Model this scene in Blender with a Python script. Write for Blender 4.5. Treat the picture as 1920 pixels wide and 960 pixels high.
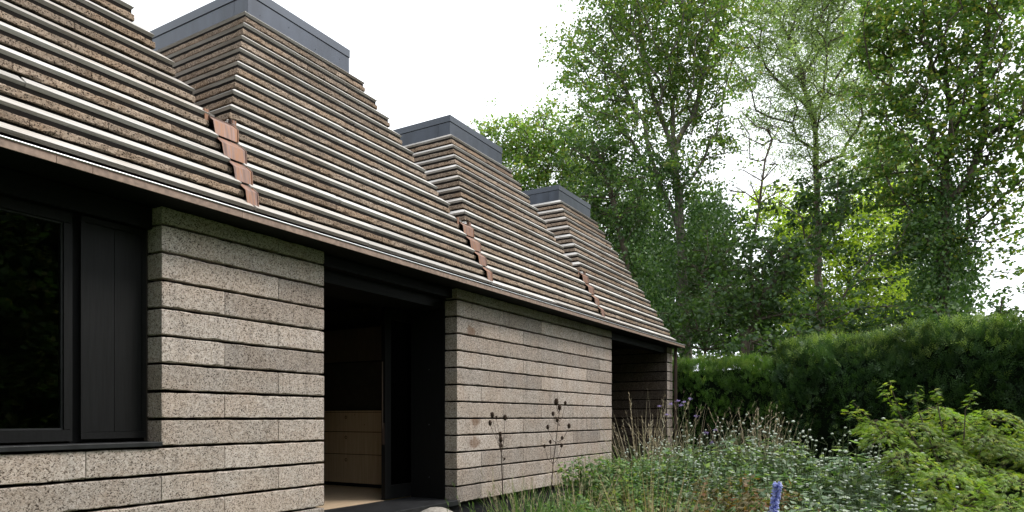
import bpy, math
import numpy as np
from mathutils import Vector

for o in list(bpy.data.objects):
    bpy.data.objects.remove(o, do_unlink=True)
S = bpy.context.scene
COL = S.collection
rng = np.random.default_rng(11)
PI = math.pi

# ------------------------------------------------------------------ camera
FPX, VX, HY = 1300.0, 1728.0, 783.0            # focal length, facade vanishing point, horizon (1920 x 960 units)
TH = math.atan((VX - 960) / FPX)
CT, ST = math.cos(TH), math.sin(TH)
CAM = np.array([0.0, -4.473, 1.40])
cam = bpy.data.cameras.new('camera')
cam.sensor_width = 36.0
cam.lens = FPX / 1920 * 36
cam.shift_y = (HY - 480) / 1920
cam.clip_start, cam.clip_end = 0.05, 800
cam_o = bpy.data.objects.new('camera', cam)
cam_o.location = CAM
cam_o.rotation_euler = (PI / 2, 0, TH - PI / 2)
COL.objects.link(cam_o)
S.camera = cam_o

# ------------------------------------------------------------------ sky, sun, exposure
TO_SUN = Vector((0.40, -0.50, 0.80)).normalized()
W = bpy.data.worlds.new('World')
S.world = W
W.use_nodes = True
wn, wl = W.node_tree.nodes, W.node_tree.links
wn.clear()
sky = wn.new('ShaderNodeTexSky')
sky.sky_type = 'NISHITA'
sky.sun_disc = False
sky.sun_elevation = math.asin(TO_SUN.z)
sky.sun_rotation = math.atan2(TO_SUN.x, TO_SUN.y)
sky.dust_density = 4.0
hs = wn.new('ShaderNodeHueSaturation'); hs.inputs['Saturation'].default_value = 0.3
mixc = wn.new('ShaderNodeMix'); mixc.data_type = 'RGBA'
mixc.inputs[0].default_value = 0.80                     # bright, even cloud over the sky
mixc.inputs[7].default_value = (11.2, 11.7, 12.2, 1)
bg = wn.new('ShaderNodeBackground'); bg.inputs[1].default_value = 0.10
wo = wn.new('ShaderNodeOutputWorld')
wl.new(sky.outputs[0], hs.inputs['Color'])
wl.new(hs.outputs[0], mixc.inputs[6])
wl.new(mixc.outputs[2], bg.inputs[0])
wl.new(bg.outputs[0], wo.inputs[0])
sl = bpy.data.lights.new('sun', 'SUN')
sl.energy = 1.5
sl.angle = math.radians(14)
sl.color = (1.0, 0.95, 0.88)
so = bpy.data.objects.new('sun', sl)
so.rotation_euler = (-TO_SUN).to_track_quat('-Z', 'Y').to_euler()
so.location = (8, -8, 14)
COL.objects.link(so)
S.view_settings.view_transform = 'Standard'
S.view_settings.look = 'None'
S.view_settings.gamma = 1.0
S.view_settings.exposure = 1.10
S.view_settings.use_curve_mapping = False

# ------------------------------------------------------------------ helpers
def at(px, py, t):
    """a point t metres in front of the camera, seen at px, py of the 1920 x 960 picture"""
    u = (px - 960) / FPX
    return CAM + t * np.array([CT + u * ST, ST - u * CT, (HY - py) / FPX])

def gnd(px, t):
    p = at(px, HY, t); p[2] = 0.0
    return p

def link(o, parent=None):
    COL.objects.link(o)
    if parent is not None:
        o.parent = parent
    return o

def tag(o, label=None, cat=None, group=None, kind=None):
    if label: o['label'] = label
    if cat: o['category'] = cat
    if group: o['group'] = group
    if kind: o['kind'] = kind
    return o

def empty(name, loc, label, cat, group=None, rz=0.0):
    o = bpy.data.objects.new(name, None)
    o.empty_display_size = 0.2
    o.location = loc
    o.rotation_euler = (0, 0, rz)
    link(o)
    return tag(o, label, cat, group)

def mesh_np(name, V, Q, smooth=False):
    """V (n,3), Q (m,3|4) numpy"""
    V = np.ascontiguousarray(V, dtype=np.float32); Q = np.ascontiguousarray(Q, dtype=np.int32)
    m = bpy.data.meshes.new(name)
    n, k = Q.shape
    m.vertices.add(len(V)); m.vertices.foreach_set('co', V.ravel())
    m.loops.add(n * k); m.loops.foreach_set('vertex_index', Q.ravel())
    m.polygons.add(n)
    m.polygons.foreach_set('loop_start', np.arange(0, n * k, k, dtype=np.int32))
    m.update(calc_edges=True)
    if smooth:
        m.polygons.foreach_set('use_smooth', np.ones(n, dtype=bool))
    return m

def obj_np(name, V, Q, mat, parent=None, smooth=False, tone=None):
    m = mesh_np(name, V, Q, smooth)
    if tone is not None:
        m.attributes.new('tone', 'FLOAT', 'POINT').data.foreach_set('value', np.ascontiguousarray(tone, dtype=np.float32))
    m.materials.append(mat)
    return link(bpy.data.objects.new(name, m), parent)

def obj_py(name, V, F, mat, parent=None):
    m = bpy.data.meshes.new(name)
    m.from_pydata([tuple(v) for v in V], [], F)
    m.update()
    m.materials.append(mat)
    return link(bpy.data.objects.new(name, m), parent)

BF = [(0, 3, 2, 1), (4, 5, 6, 7), (0, 1, 5, 4), (1, 2, 6, 5), (2, 3, 7, 6), (3, 0, 4, 7)]
def box_v(x0, x1, y0, y1, z0, z1):
    return [(x0, y0, z0), (x1, y0, z0), (x1, y1, z0), (x0, y1, z0), (x0, y0, z1), (x1, y0, z1), (x1, y1, z1), (x0, y1, z1)]

def box(name, x0, x1, y0, y1, z0, z1, mat, parent=None, bevel=0.0):
    o = obj_py(name, box_v(x0, x1, y0, y1, z0, z1), BF, mat, parent)
    if bevel:
        b = o.modifiers.new('bevel', 'BEVEL'); b.width = bevel; b.segments = 2
    return o

def boxes(name, L, mat, parent=None):
    V, F = [], []
    for b in L:
        n = len(V); V += box_v(*b); F += [tuple(i + n for i in f) for f in BF]
    return obj_py(name, V, F, mat, parent)

def unit(a):
    return a / np.maximum(np.linalg.norm(a, axis=-1, keepdims=True), 1e-9)

def tubes(A, B, ra, rb, sides=5):
    """separate tapered tubes from points A to B; returns V, Q"""
    A = np.asarray(A, float); B = np.asarray(B, float)
    n = len(A)
    ra = np.broadcast_to(ra, (n,)); rb = np.broadcast_to(rb, (n,))
    d = unit(B - A)
    h = np.where(np.abs(d[:, 2:3]) > 0.9, np.array([[1., 0, 0]]), np.array([[0, 0, 1.]]))
    e1 = unit(np.cross(d, h)); e2 = np.cross(d, e1)
    an = np.arange(sides) * 2 * PI / sides
    ring = np.cos(an)[None, :, None] * e1[:, None, :] + np.sin(an)[None, :, None] * e2[:, None, :]
    V = np.concatenate([A[:, None] + ring * ra[:, None, None], B[:, None] + ring * rb[:, None, None]], 1).reshape(-1, 3)
    i = np.arange(sides); j = (i + 1) % sides
    q = np.stack([i, j, j + sides, i + sides], 1)
    Q = (q[None] + (np.arange(n) * 2 * sides)[:, None, None]).reshape(-1, 4)
    return V, Q

def polytube(pts, radii, sides=8):
    pts = np.asarray(pts, float); n = len(pts)
    an = np.arange(sides) * 2 * PI / sides
    V = np.concatenate([p + np.stack([np.cos(an), np.sin(an), 0 * an], 1) * r for p, r in zip(pts, radii)])
    i = np.arange(sides); j = (i + 1) % sides
    Q = np.concatenate([np.stack([i, j, j + sides, i + sides], 1) + k * sides for k in range(n - 1)])
    return V, Q

def leaves(P, A, N, L, Wd, fold=0.12):
    """folded leaf quads: base P, axis A, normal N, length L, width Wd"""
    n = len(P)
    L = np.broadcast_to(L, (n,))[:, None]; Wd = np.broadcast_to(Wd, (n,))[:, None]
    A = unit(A); s = unit(np.cross(N, A)); nn = np.cross(A, s)
    m = P + A * L * 0.45
    V = np.stack([P, m + s * Wd * .5 - nn * Wd * fold, P + A * L - nn * L * .1, m - s * Wd * .5 - nn * Wd * fold], 1).reshape(-1, 3)
    Q = np.arange(4 * n).reshape(n, 4)
    return V, Q

def rdir(n):
    return unit(rng.normal(size=(n, 3)))

def join(parts):
    V, Q, o = [], [], 0
    for v, q in parts:
        V.append(v); Q.append(q + o); o += len(v)
    return np.concatenate(V), np.concatenate(Q)

def copy_tree(o, loc, rz=0.0, scale=1.0, label=None):
    c = o.copy(); link(c); c.location = loc; c.rotation_euler = (0, 0, rz); c.scale = (scale,) * 3
    if label: c['label'] = label
    for ch in o.children:
        k = ch.copy(); COL.objects.link(k); k.parent = c
    return c

# ------------------------------------------------------------------ materials
class MatB:
    def __init__(s, name):
        s.m = bpy.data.materials.new(name); s.m.use_nodes = True
        s.n, s.l = s.m.node_tree.nodes, s.m.node_tree.links
        s.p = s.n['Principled BSDF']; s.out = s.n['Material Output']
        s.pos = s.n.new('ShaderNodeNewGeometry')
    def setp(s, **k):
        for a, v in k.items(): s.p.inputs[a.replace('_', ' ')].default_value = v
        return s
    def mapped(s, scale, src=None):
        v = s.n.new('ShaderNodeVectorMath'); v.operation = 'MULTIPLY'
        s.l.new(src or s.pos.outputs['Position'], v.inputs[0]); v.inputs[1].default_value = scale
        return v.outputs[0]
    def noise(s, scale, detail=3, vec=None, rough=.5):
        t = s.n.new('ShaderNodeTexNoise'); t.inputs['Scale'].default_value = scale
        t.inputs['Detail'].default_value = detail; t.inputs['Roughness'].default_value = rough
        s.l.new(vec or s.pos.outputs['Position'], t.inputs['Vector'])
        return t.outputs[0]
    def voro(s, scale, out='Color', feature='F1', vec=None):
        t = s.n.new('ShaderNodeTexVoronoi'); t.inputs['Scale'].default_value = scale; t.feature = feature
        s.l.new(vec or s.pos.outputs['Position'], t.inputs['Vector'])
        return t.outputs[out]
    def ramp(s, fac, stops, interp='LINEAR'):
        r = s.n.new('ShaderNodeValToRGB'); r.color_ramp.interpolation = interp
        e = r.color_ramp.elements
        while len(e) < len(stops): e.new(0.5)
        for el, (p, c) in zip(e, stops):
            el.position = p; el.color = (c, c, c, 1) if isinstance(c, (int, float)) else (*c, 1)
        s.l.new(fac, r.inputs[0]); return r.outputs[0]
    def mix(s, fac, a, b, mode='MIX'):
        x = s.n.new('ShaderNodeMix'); x.data_type = 'RGBA'; x.blend_type = mode
        for v, i in ((fac, 0), (a, 6), (b, 7)):
            if isinstance(v, (int, float)): x.inputs[i].default_value = v
            elif isinstance(v, tuple): x.inputs[i].default_value = (*v, 1)
            else: s.l.new(v, x.inputs[i])
        return x.outputs[2]
    def math(s, op, a, b=0.0):
        x = s.n.new('ShaderNodeMath'); x.operation = op
        for v, i in ((a, 0), (b, 1)):
            if isinstance(v, (int, float)): x.inputs[i].default_value = v
            else: s.l.new(v, x.inputs[i])
        return x.outputs[0]
    def col(s, c):
        s.l.new(c, s.p.inputs['Base Color']); return s
    def bump(s, h, strength=.5, dist=.01):
        b = s.n.new('ShaderNodeBump'); b.inputs['Strength'].default_value = strength; b.inputs['Distance'].default_value = dist
        s.l.new(h, b.inputs['Height']); s.l.new(b.outputs[0], s.p.inputs['Normal']); return s
    def rand(s):
        return s.n.new('ShaderNodeObjectInfo').outputs['Random']

def cork(name, dark, mid, light, warm, stains=()):
    b = MatB(name)
    g = b.voro(150)
    sep = b.n.new('ShaderNodeSeparateColor'); b.l.new(g, sep.inputs[0])
    base = b.ramp(sep.outputs[0], [(0.0, dark), (.05, dark), (.14, mid), (.5, light), (1.0, tuple(min(1, c * 1.22) for c in light))])
    big = b.noise(38, 4)
    base = b.mix(b.ramp(big, [(.35, 0.0), (.7, 1.0)]), base, b.mix(1.0, base, (.72, .68, .64), 'MULTIPLY'))
    void = b.ramp(b.noise(190, 2, rough=.6), [(.32, .62), (.385, 0.0)])
    base = b.mix(void, base, tuple(c * .35 for c in dark))
    wt = b.ramp(b.noise(2.3, 4), [(.42, 0.0), (.60, 1.0)])
    base = b.mix(b.math('MULTIPLY', wt, .55), base, b.mix(1.0, base, warm, 'MULTIPLY'))
    r = b.ramp(b.rand(), [(0, (.74, .73, .72)), (.5, (.97, .95, .925)), (1, (1.14, 1.12, 1.10))])
    drip = b.ramp(b.noise(1.0, 4, b.mapped((9, 9, 1.2))), [(.52, 1.0), (.72, .78)])
    base = b.mix(1.0, base, drip, 'MULTIPLY')
    base = b.mix(1.0, base, r, 'MULTIPLY')
    for (c, rad) in stains:
        d = b.n.new('ShaderNodeVectorMath'); d.operation = 'DISTANCE'
        v = b.mapped((1, 1, 1.6)); b.l.new(v, d.inputs[0]); d.inputs[1].default_value = (c[0], c[1], c[2] * 1.6)
        k = b.math('ADD', b.math('MULTIPLY', d.outputs['Value'], 1 / rad), b.math('MULTIPLY', b.noise(14, 3), .9))
        base = b.mix(b.ramp(k, [(.75, .62), (1.25, 0.0)]), base, (.13, .065, .032))
    b.col(base).setp(Roughness=.95, Specular_IOR_Level=.15)
    h = b.math('ADD', b.math('MULTIPLY', b.voro(150, 'Distance'), -.6), b.math('MULTIPLY', void, -1.2))
    b.bump(b.math('ADD', h, b.math('MULTIPLY', big, .5)), .4, .005)
    return b.m

ZW = 1.40
P = 0.191                                              # cork course height
MOD = 0.5                                              # half a block
X0 = 2.862
def zj(i): return ZW - .010 + (7 - i) * P              # bed joint i, counted down from the eave
def xm(m): return X0 + MOD * m

M_cork = cork('cork_weathered', (.085, .068, .060), (.262, .228, .206), (.475, .430, .400), (.96, .88, .81),
              stains=(((xm(7) + .28, 0, zj(1.72)), .22), ((xm(7) + .38, 0, zj(7.2)), .17), ((xm(7) + .35, 0, zj(8.5)), .24)))
M_pcork = cork('cork_sheltered_shaded', (.018, .014, .011), (.075, .060, .050), (.135, .112, .096), (.9, .8, .7))  # unweathered brown, with the porch shade also put into the colour
M_rcork = cork('cork_roof', (.028, .020, .016), (.180, .138, .108), (.375, .302, .245), (.86, .74, .62))

def wood_board(name, sc):
    b = MatB(name)
    v = b.mapped(sc)
    gr = b.noise(1.0, 5, v, .6)
    c = b.ramp(gr, [(.25, (.33, .308, .285)), (.5, (.49, .47, .45)), (.75, (.59, .575, .56))])
    blot = b.ramp(b.noise(1.3, 3), [(.4, 0.0), (.68, 1.0)])
    c = b.mix(b.math('MULTIPLY', blot, .6), c, (.25, .20, .155))
    kn = b.ramp(b.noise(1.0, 1, b.mapped(tuple(x * .45 for x in sc))), [(.70, 0.0), (.76, 1.0)])
    c = b.mix(b.math('MULTIPLY', kn, .6), c, (.16, .12, .09))
    c = b.mix(1.0, c, b.ramp(b.rand(), [(0, .72), (1, 1.08)]), 'MULTIPLY')
    b.col(c).setp(Roughness=.7, Specular_IOR_Level=.3)
    b.bump(gr, .2, .004)
    return b.m
M_board_f = wood_board('board_silvered', (3, 60, 60))
M_board_s = wood_board('board_silvered_side', (60, 3, 60))

def simple(name, col, rough=.6, spec=.4, metal=0.0, var=.15, nscale=8, bump=0.0, stretch=(1, 1, 1)):
    b = MatB(name)
    n = b.noise(nscale, 4, b.mapped(stretch))
    lo = tuple(c * (1 - var) for c in col); hi = tuple(min(1, c * (1 + var)) for c in col)
    b.col(b.ramp(n, [(.3, lo), (.7, hi)])).setp(Roughness=rough, Specular_IOR_Level=spec, Metallic=metal)
    if bump: b.bump(n, bump, .004)
    return b.m

M_core = simple('roof_membrane', (.012, .010, .009), .9, .1)
M_joint = simple('joint_shadow_cork', (.012, .009, .008), .95, .1)
M_black = simple('black_timber', (.0050, .0051, .0055), .55, .20, var=.35, nscale=6, bump=.12, stretch=(14, 14, .8))
M_blackx = simple('black_timber_beam', (.0045, .0046, .005), .6, .18, var=.35, nscale=6, bump=.12, stretch=(.8, 14, 14))
M_slate = simple('black_slate', (.014, .0145, .016), .5, .35, var=.4, nscale=9, bump=.25)
M_plinth = simple('dark_plinth', (.014, .014, .016), .8, .2)
M_soffit = simple('soffit_black', (.006, .006, .0065), .7, .2)
M_fascia = simple('brown_fascia', (.26, .185, .145), .55, .35, .15, var=.28, nscale=30, bump=.1)
M_lip = simple('bright_gutter_lip', (.62, .62, .64), .35, .5, .6, var=.1)
M_zinc = simple('slate_zinc', (.044, .052, .070), .38, .5, .4, var=.22, nscale=2.5, stretch=(3, 3, .7))
M_zinc2 = simple('slate_zinc_coping', (.060, .069, .088), .38, .5, .4, var=.08, nscale=3)
M_pipe = simple('bronze_pipe', (.075, .050, .040), .45, .5, .4, var=.2)
M_hole = simple('finger_hole', (.006, .005, .004), .9, .1)
M_bolt = simple('steel_screw', (.32, .33, .35), .4, .5, .8)

def copper():
    b = MatB('aged_copper')
    n = b.noise(1.0, 4, b.mapped((30, 6, 2.5)))
    c = b.ramp(n, [(.3, (.095, .047, .034)), (.44, (.20, .118, .092)), (.52, (.24, .108, .050)), (.60, (.23, .142, .120)), (.75, (.105, .058, .046))])
    b.col(c).setp(Roughness=.5, Metallic=.3, Specular_IOR_Level=.5)
    b.bump(n, .05, .01)
    return b.m
M_copper = copper()
M_copperdark = simple('dark_copper', (.10, .058, .045), .5, .5, .5, var=.4, nscale=12)

def ply(name, vert=True):
    b = MatB(name)
    gr = b.noise(1.0, 5, b.mapped((1, 1.4, 34) if not vert else (1, 40, 1.6)), .6)
    c = b.ramp(gr, [(.3, (.46, .315, .195)), (.7, (.60, .445, .295))])
    kn = b.ramp(b.voro(7.5, 'Distance'), [(.03, 1.0), (.085, 0.0)])
    c = b.mix(b.math('MULTIPLY', kn, .75), c, (.16, .08, .04))
    b.col(c).setp(Roughness=.5, Specular_IOR_Level=.35)
    return b.m
M_ply = ply('knotty_plywood', True)
M_plyd = simple('shade_toned_plywood', (.085, .062, .044), .6, .3, var=.2, nscale=5, stretch=(1, 20, 1))  # plywood with the cupboard's shade put into its colour
M_floor = simple('pale_oak_floor', (.50, .375, .255), .45, .4, var=.18, nscale=6, stretch=(.6, 9, 1))
M_inwall = simple('interior_dark', (.05, .042, .035), .9, .1)

def glass():
    m = bpy.data.materials.new('window_glass'); m.use_nodes = True
    n, l = m.node_tree.nodes, m.node_tree.links
    n.remove(n['Principled BSDF'])
    fr = n.new('ShaderNodeFresnel'); fr.inputs[0].default_value = 1.5
    tr = n.new('ShaderNodeBsdfTransparent'); tr.inputs[0].default_value = (.55, .60, .58, 1)
    gl = n.new('ShaderNodeBsdfGlossy'); gl.inputs['Roughness'].default_value = .01
    mx = n.new('ShaderNodeMixShader')
    l.new(fr.outputs[0], mx.inputs[0]); l.new(tr.outputs[0], mx.inputs[1]); l.new(gl.outputs[0], mx.inputs[2])
    l.new(mx.outputs[0], n['Material Output'].inputs[0])
    return m
M_glass = glass()

def leafm(name, c1, c2, c3=None, trans=.35, tcol=None, rough=.5, spec=.3, tone=False):
    """leaf colours vary from leaf to leaf"""
    b = MatB(name)
    r = b.pos.outputs['Random Per Island']
    if tone:
        an = b.n.new('ShaderNodeAttribute'); an.attribute_name = 'tone'; r = an.outputs['Fac']
    st = [(0, c1), (.7, c2)] + ([(1, c3)] if c3 else [])
    c = b.ramp(r, st)
    n = b.noise(1.1, 2)
    c = b.mix(1.0, c, b.ramp(n, [(.3, .68), (.7, 1.3)]), 'MULTIPLY')
    b.col(c).setp(Roughness=rough, Specular_IOR_Level=spec)
    tl = b.n.new('ShaderNodeBsdfTranslucent')
    t = b.mix(1.0, c, tcol or (1.5, 1.7, .55), 'MULTIPLY')
    b.l.new(t, tl.inputs[0])
    mx = b.n.new('ShaderNodeMixShader'); mx.inputs[0].default_value = trans
    b.l.new(b.p.outputs[0], mx.inputs[1]); b.l.new(tl.outputs[0], mx.inputs[2])
    b.l.new(mx.outputs[0], b.out.inputs[0])
    return b.m

M_maple = leafm('maple_leaf', (.085, .150, .050), (.155, .235, .080), (.26, .24, .095), .5)
M_syc = leafm('sycamore_leaf', (.068, .130, .040), (.130, .210, .064), (.28, .25, .085), .5)
M_ash = leafm('ash_leaf', (.20, .265, .17), (.28, .34, .23), (.32, .36, .20), .55)
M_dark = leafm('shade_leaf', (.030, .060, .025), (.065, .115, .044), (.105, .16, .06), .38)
M_gold = leafm('golden_leaf', (.20, .27, .045), (.30, .37, .06), (.36, .39, .08), .55)
M_ivy = leafm('ivy_leaf', (.028, .068, .018), (.065, .135, .032), (.12, .19, .045), .28, rough=.42, spec=.4)
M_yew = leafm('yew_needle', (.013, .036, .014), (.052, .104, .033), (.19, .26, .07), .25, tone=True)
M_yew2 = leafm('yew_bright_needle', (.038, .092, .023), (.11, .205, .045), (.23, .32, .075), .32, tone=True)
M_acer = leafm('acer_leaf', (.105, .180, .034), (.185, .27, .046), (.34, .35, .07), .42)
M_per = leafm('perennial_leaf', (.085, .150, .078), (.20, .27, .175), (.46, .51, .40), .36)
M_per2 = leafm('fresh_leaf', (.060, .125, .046), (.130, .215, .080), (.29, .31, .15), .36)
M_rust = leafm('fading_leaf', (.10, .10, .035), (.16, .11, .05), (.20, .085, .04), .3)
M_straw = leafm('dry_straw', (.33, .285, .20), (.50, .44, .32), (.60, .54, .42), .3, tcol=(1.1, 1.0, .8))
M_blond = leafm('blond_grass', (.34, .27, .13), (.48, .38, .20), (.55, .46, .28), .25, tcol=(1.1, 1.0, .8))
M_grass = leafm('green_blade', (.065, .135, .042), (.13, .225, .07), (.22, .26, .12), .35)
M_teasel = simple('teasel_brown', (.045, .030, .022), .9, .1, var=.5, nscale=90, bump=.4)
M_stem = simple('green_stem', (.085, .11, .05), .7, .2)
M_seed = simple('pale_seed_head', (.42, .46, .39), .8, .2, var=.3, nscale=60)
M_lilac = leafm('lilac_petal', (.26, .19, .42), (.42, .33, .60), None, .3, tcol=(1, 1, 1.1))
M_blue = leafm('blue_petal', (.36, .41, .76), (.50, .55, .86), (.74, .77, .95), .4, tcol=(1, 1, 1.1))
M_bark = simple('tree_bark', (.085, .070, .052), .9, .15, var=.45, nscale=6, bump=.5, stretch=(3, 3, .8))
M_barkg = simple('pale_bark', (.15, .135, .11), .9, .15, var=.4, nscale=6, bump=.5, stretch=(3, 3, .8))
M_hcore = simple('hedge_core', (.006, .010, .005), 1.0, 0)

def soil():
    b = MatB('ground_soil')
    n = b.noise(2.2, 6, rough=.65)
    b.col(b.ramp(n, [(.35, (.022, .017, .012)), (.55, (.042, .032, .022)), (.7, (.040, .048, .020))])).setp(Roughness=1.0, Specular_IOR_Level=.05)
    b.bump(n, .8, .05)
    return b.m
M_soil = soil()
def lawn():
    b = MatB('lawn_grass')
    n = b.noise(3.0, 6, rough=.65)
    b.col(b.ramp(n, [(.3, (.025, .045, .014)), (.7, (.060, .095, .028))])).setp(Roughness=1.0, Specular_IOR_Level=.05)
    b.bump(b.noise(60, 3), .8, .03)
    return b.m
M_lawn = lawn()

# ------------------------------------------------------------------ ground
tag(obj_py('ground', [(-300, -300, -.02), (300, -300, -.02), (300, 300, -.02), (-300, 300, -.02)], [(0, 1, 2, 3)], M_lawn), kind='structure')
bed = [(xm(7) - .4, -.02), (16.4, -.02), (16.4, -7.5), (9.0, -7.5), (3.6, -4.9), (3.4, -3.0), (5.0, -1.4)]
tag(obj_py('flower_bed', [(x, y, .004) for x, y in bed] + [(x, y, -.012) for x, y in bed],
    [tuple(range(7))[::-1]] + [(i, (i + 1) % 7, (i + 1) % 7 + 7, i + 7) for i in range(7)], M_soil), kind='structure')

# ------------------------------------------------------------------ the house
house = empty('cork_house', (0, 0, 0), 'long low cork house with four stepped pyramid roofs and black openings', 'house')
POOL = {}
def block_mesh(L, Wd, H, v):
    key = (round(L, 3), round(Wd, 3), round(H, 3), v)
    if key in POOL: return POOL[key]
    n = max(3, int(L / .055))
    xs = np.concatenate([[0, .003], np.linspace(.003, L - .003, n)[1:-1], [L - .003, L]])
    c = .0055
    prof = np.array([(c, 0), (Wd - c, 0), (Wd, c), (Wd, H - c), (Wd - c, H), (c, H), (0, H - c), (0, c)])
    V = []
    for i, x in enumerate(xs):
        e = i in (0, len(xs) - 1)
        pr = prof.copy() + rng.normal(0, .0016, prof.shape)
        if rng.random() < .14: pr[7] += (0.0, .007); pr[0] += (.007, 0)
        if rng.random() < .07: pr[6] -= (0, .006)
        if e: pr = (pr - (Wd / 2, H / 2)) * ((Wd - .005) / Wd, (H - .005) / H) + (Wd / 2, H / 2)
        V += [(x + (0 if e else rng.normal(0, .0012)), a, b) for a, b in pr]
    k = len(prof); F = []
    for i in range(len(xs) - 1):
        for j in range(k):
            j2 = (j + 1) % k
            F.append((i * k + j, i * k + j2, (i + 1) * k + j2, (i + 1) * k + j))
    F.append(tuple(range(k))[::-1]); F.append(tuple((len(xs) - 1) * k + j for j in range(k)))
    m = bpy.data.meshes.new('cork_block'); m.from_pydata(V, [], [f[::-1] for f in F]); m.update()
    POOL[key] = m
    return m

def block(x, y, z, L, Wd, H, mat, parent, rz=0.0, end=None):
    m = block_mesh(L, Wd, H, (int(rng.integers(0, 3)), mat.name, end is not None))
    if not m.materials:
        m.materials.append(mat)
        if end is not None:
            m.materials.append(end)
            for f in m.polygons:
                if max(m.vertices[v].co.x for v in f.vertices) < .004: f.material_index = 1
    o = bpy.data.objects.new('cork_block', m)
    o.location = (x, y + rng.normal(0, .0012), z); o.rotation_euler = (0, 0, rz)
    return link(o, parent)

GAP = .019
def course(r, m0, m1, wall, top=None):
    """row r between bed joints r and r+1, modules m0..m1, running bond"""
    z0 = zj(r + 1) + GAP / 2
    z1 = (zj(r) - GAP / 2) if top is None else top
    cuts = [m0] + [m for m in range(int(math.floor(m0)) + 1, int(math.ceil(m1))) if (m % 2 == 1) == (r % 2 == 0)] + [m1]
    for a, b in zip(cuts, cuts[1:]):
        block(xm(a) + .0018, 0, z0, (b - a) * MOD - .0036, .165, z1 - z0, M_cork, wall)

def wall_core(name, x0, x1, z0, z1):
    return box(name, x0 + .05, x1 - .05, .055, .158, z0, z1, M_joint, house)

EAVE = ZW + 1.450
wl_ = wall_core('wall', xm(0), xm(3), zj(12), EAVE); tag(wl_, 'weathered cork wall pier between the window and the doorway')
wb_ = wall_core('wall', xm(-5.5), xm(0) + .044, zj(12), zj(8) - .012); tag(wb_, 'low cork wall under the window')
wr_ = wall_core('wall', xm(7), xm(16), zj(12), EAVE); tag(wr_, 'long cork wall right of the doorway')
wz_ = wall_core('wall', xm(-6), xm(-5.5) + .02, zj(8), EAVE)
for r in range(-1, 12):
    top = EAVE - .004 if r == -1 else None
    if r < 8:
        course(r, 0, 3, wl_, top)
        block(xm(-6), 0, zj(r + 1) + GAP / 2, MOD, .165, (zj(r) - GAP / 2 if top is None else top) - zj(r + 1) - GAP / 2, M_cork, wz_)
    else:
        course(r, -6, 3, wb_)
    course(r, 7, 16, wr_, top)
# end wall beside the porch, running back from the facade
XE0, XE1 = 13.80, 14.15
we_ = box('wall', XE0 + .05, XE1 - .05, .055, 5.2, zj(12), EAVE, M_joint, house); tag(we_, 'cork end wall beside the porch')
for r in range(-1, 12):
    z0 = zj(r + 1) + GAP / 2; z1 = EAVE - .004 if r == -1 else zj(r) - GAP / 2
    cuts = [0, .5, 1.5, 2.5, 3.5, 4.5, 5.2] if r % 2 == 0 else [0, 1.0, 2.0, 3.0, 4.0, 5.2]
    for a, b in zip(cuts, cuts[1:]):
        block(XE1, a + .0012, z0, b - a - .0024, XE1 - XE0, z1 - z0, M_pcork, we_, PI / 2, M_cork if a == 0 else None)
# porch back wall
wp_ = box('wall', xm(16) - .1, XE0 + .03, 1.924, 2.06, zj(12), EAVE, M_joint, house); tag(wp_, 'shaded cork wall at the back of the porch')
for r in range(-1, 12):
    z0 = zj(r + 1) + GAP / 2; z1 = EAVE - .004 if r == -1 else zj(r) - GAP / 2
    cuts = [xm(16) - .1] + [xm(m) for m in range(17, 22) if (m % 2 == 1) == (r % 2 == 0)] + [XE0]
    for a, b in zip(cuts, cuts[1:]):
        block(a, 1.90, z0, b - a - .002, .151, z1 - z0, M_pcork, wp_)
# inner shell, floors, plinth
boxes('inner_wall', [(xm(0) - .02, xm(3), .172, .36, zj(12), EAVE), (xm(-6), xm(0), .20, .36, zj(12), 1.17), (xm(7), xm(16), .172, .36, zj(12), EAVE),
      (xm(-6), xm(-5.5), .172, .36, 1.17, EAVE), (xm(16) - .14, xm(16) - .004, .172, 1.9, zj(12), EAVE), (6.93, 7.05, .37, 5.1, .49, EAVE),
      (xm(-6), xm(-6) + .12, .37, 5.2, zj(12), EAVE), (xm(-6) + .13, XE0, 5.05, 5.2, zj(12), EAVE)], M_inwall, house)
box('floor', xm(-6) + .13, xm(16) - .15, .665, 5.04, .40, .482, M_floor, house)
box('ceiling', xm(-6) + .01, XE1 - .02, .02, 5.3, EAVE + .004, EAVE + .07, M_soffit, house)
box('plinth', xm(-6) + .06, xm(16) - .02, .07, .30, -.05, zj(12) - .003, M_plinth, house)
box('porch_floor', xm(16) - .01, XE0 + .01, .03, 1.92, .34, .41, M_slate, house)
box('porch_plinth', xm(16) - .01, XE1 - .05, .09, 1.92, -.05, .337, M_plinth, house)
box('porch_beam', xm(16) + .004, XE0 - .004, .05, .22, EAVE - .125, EAVE - .005, M_blackx, house)
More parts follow.
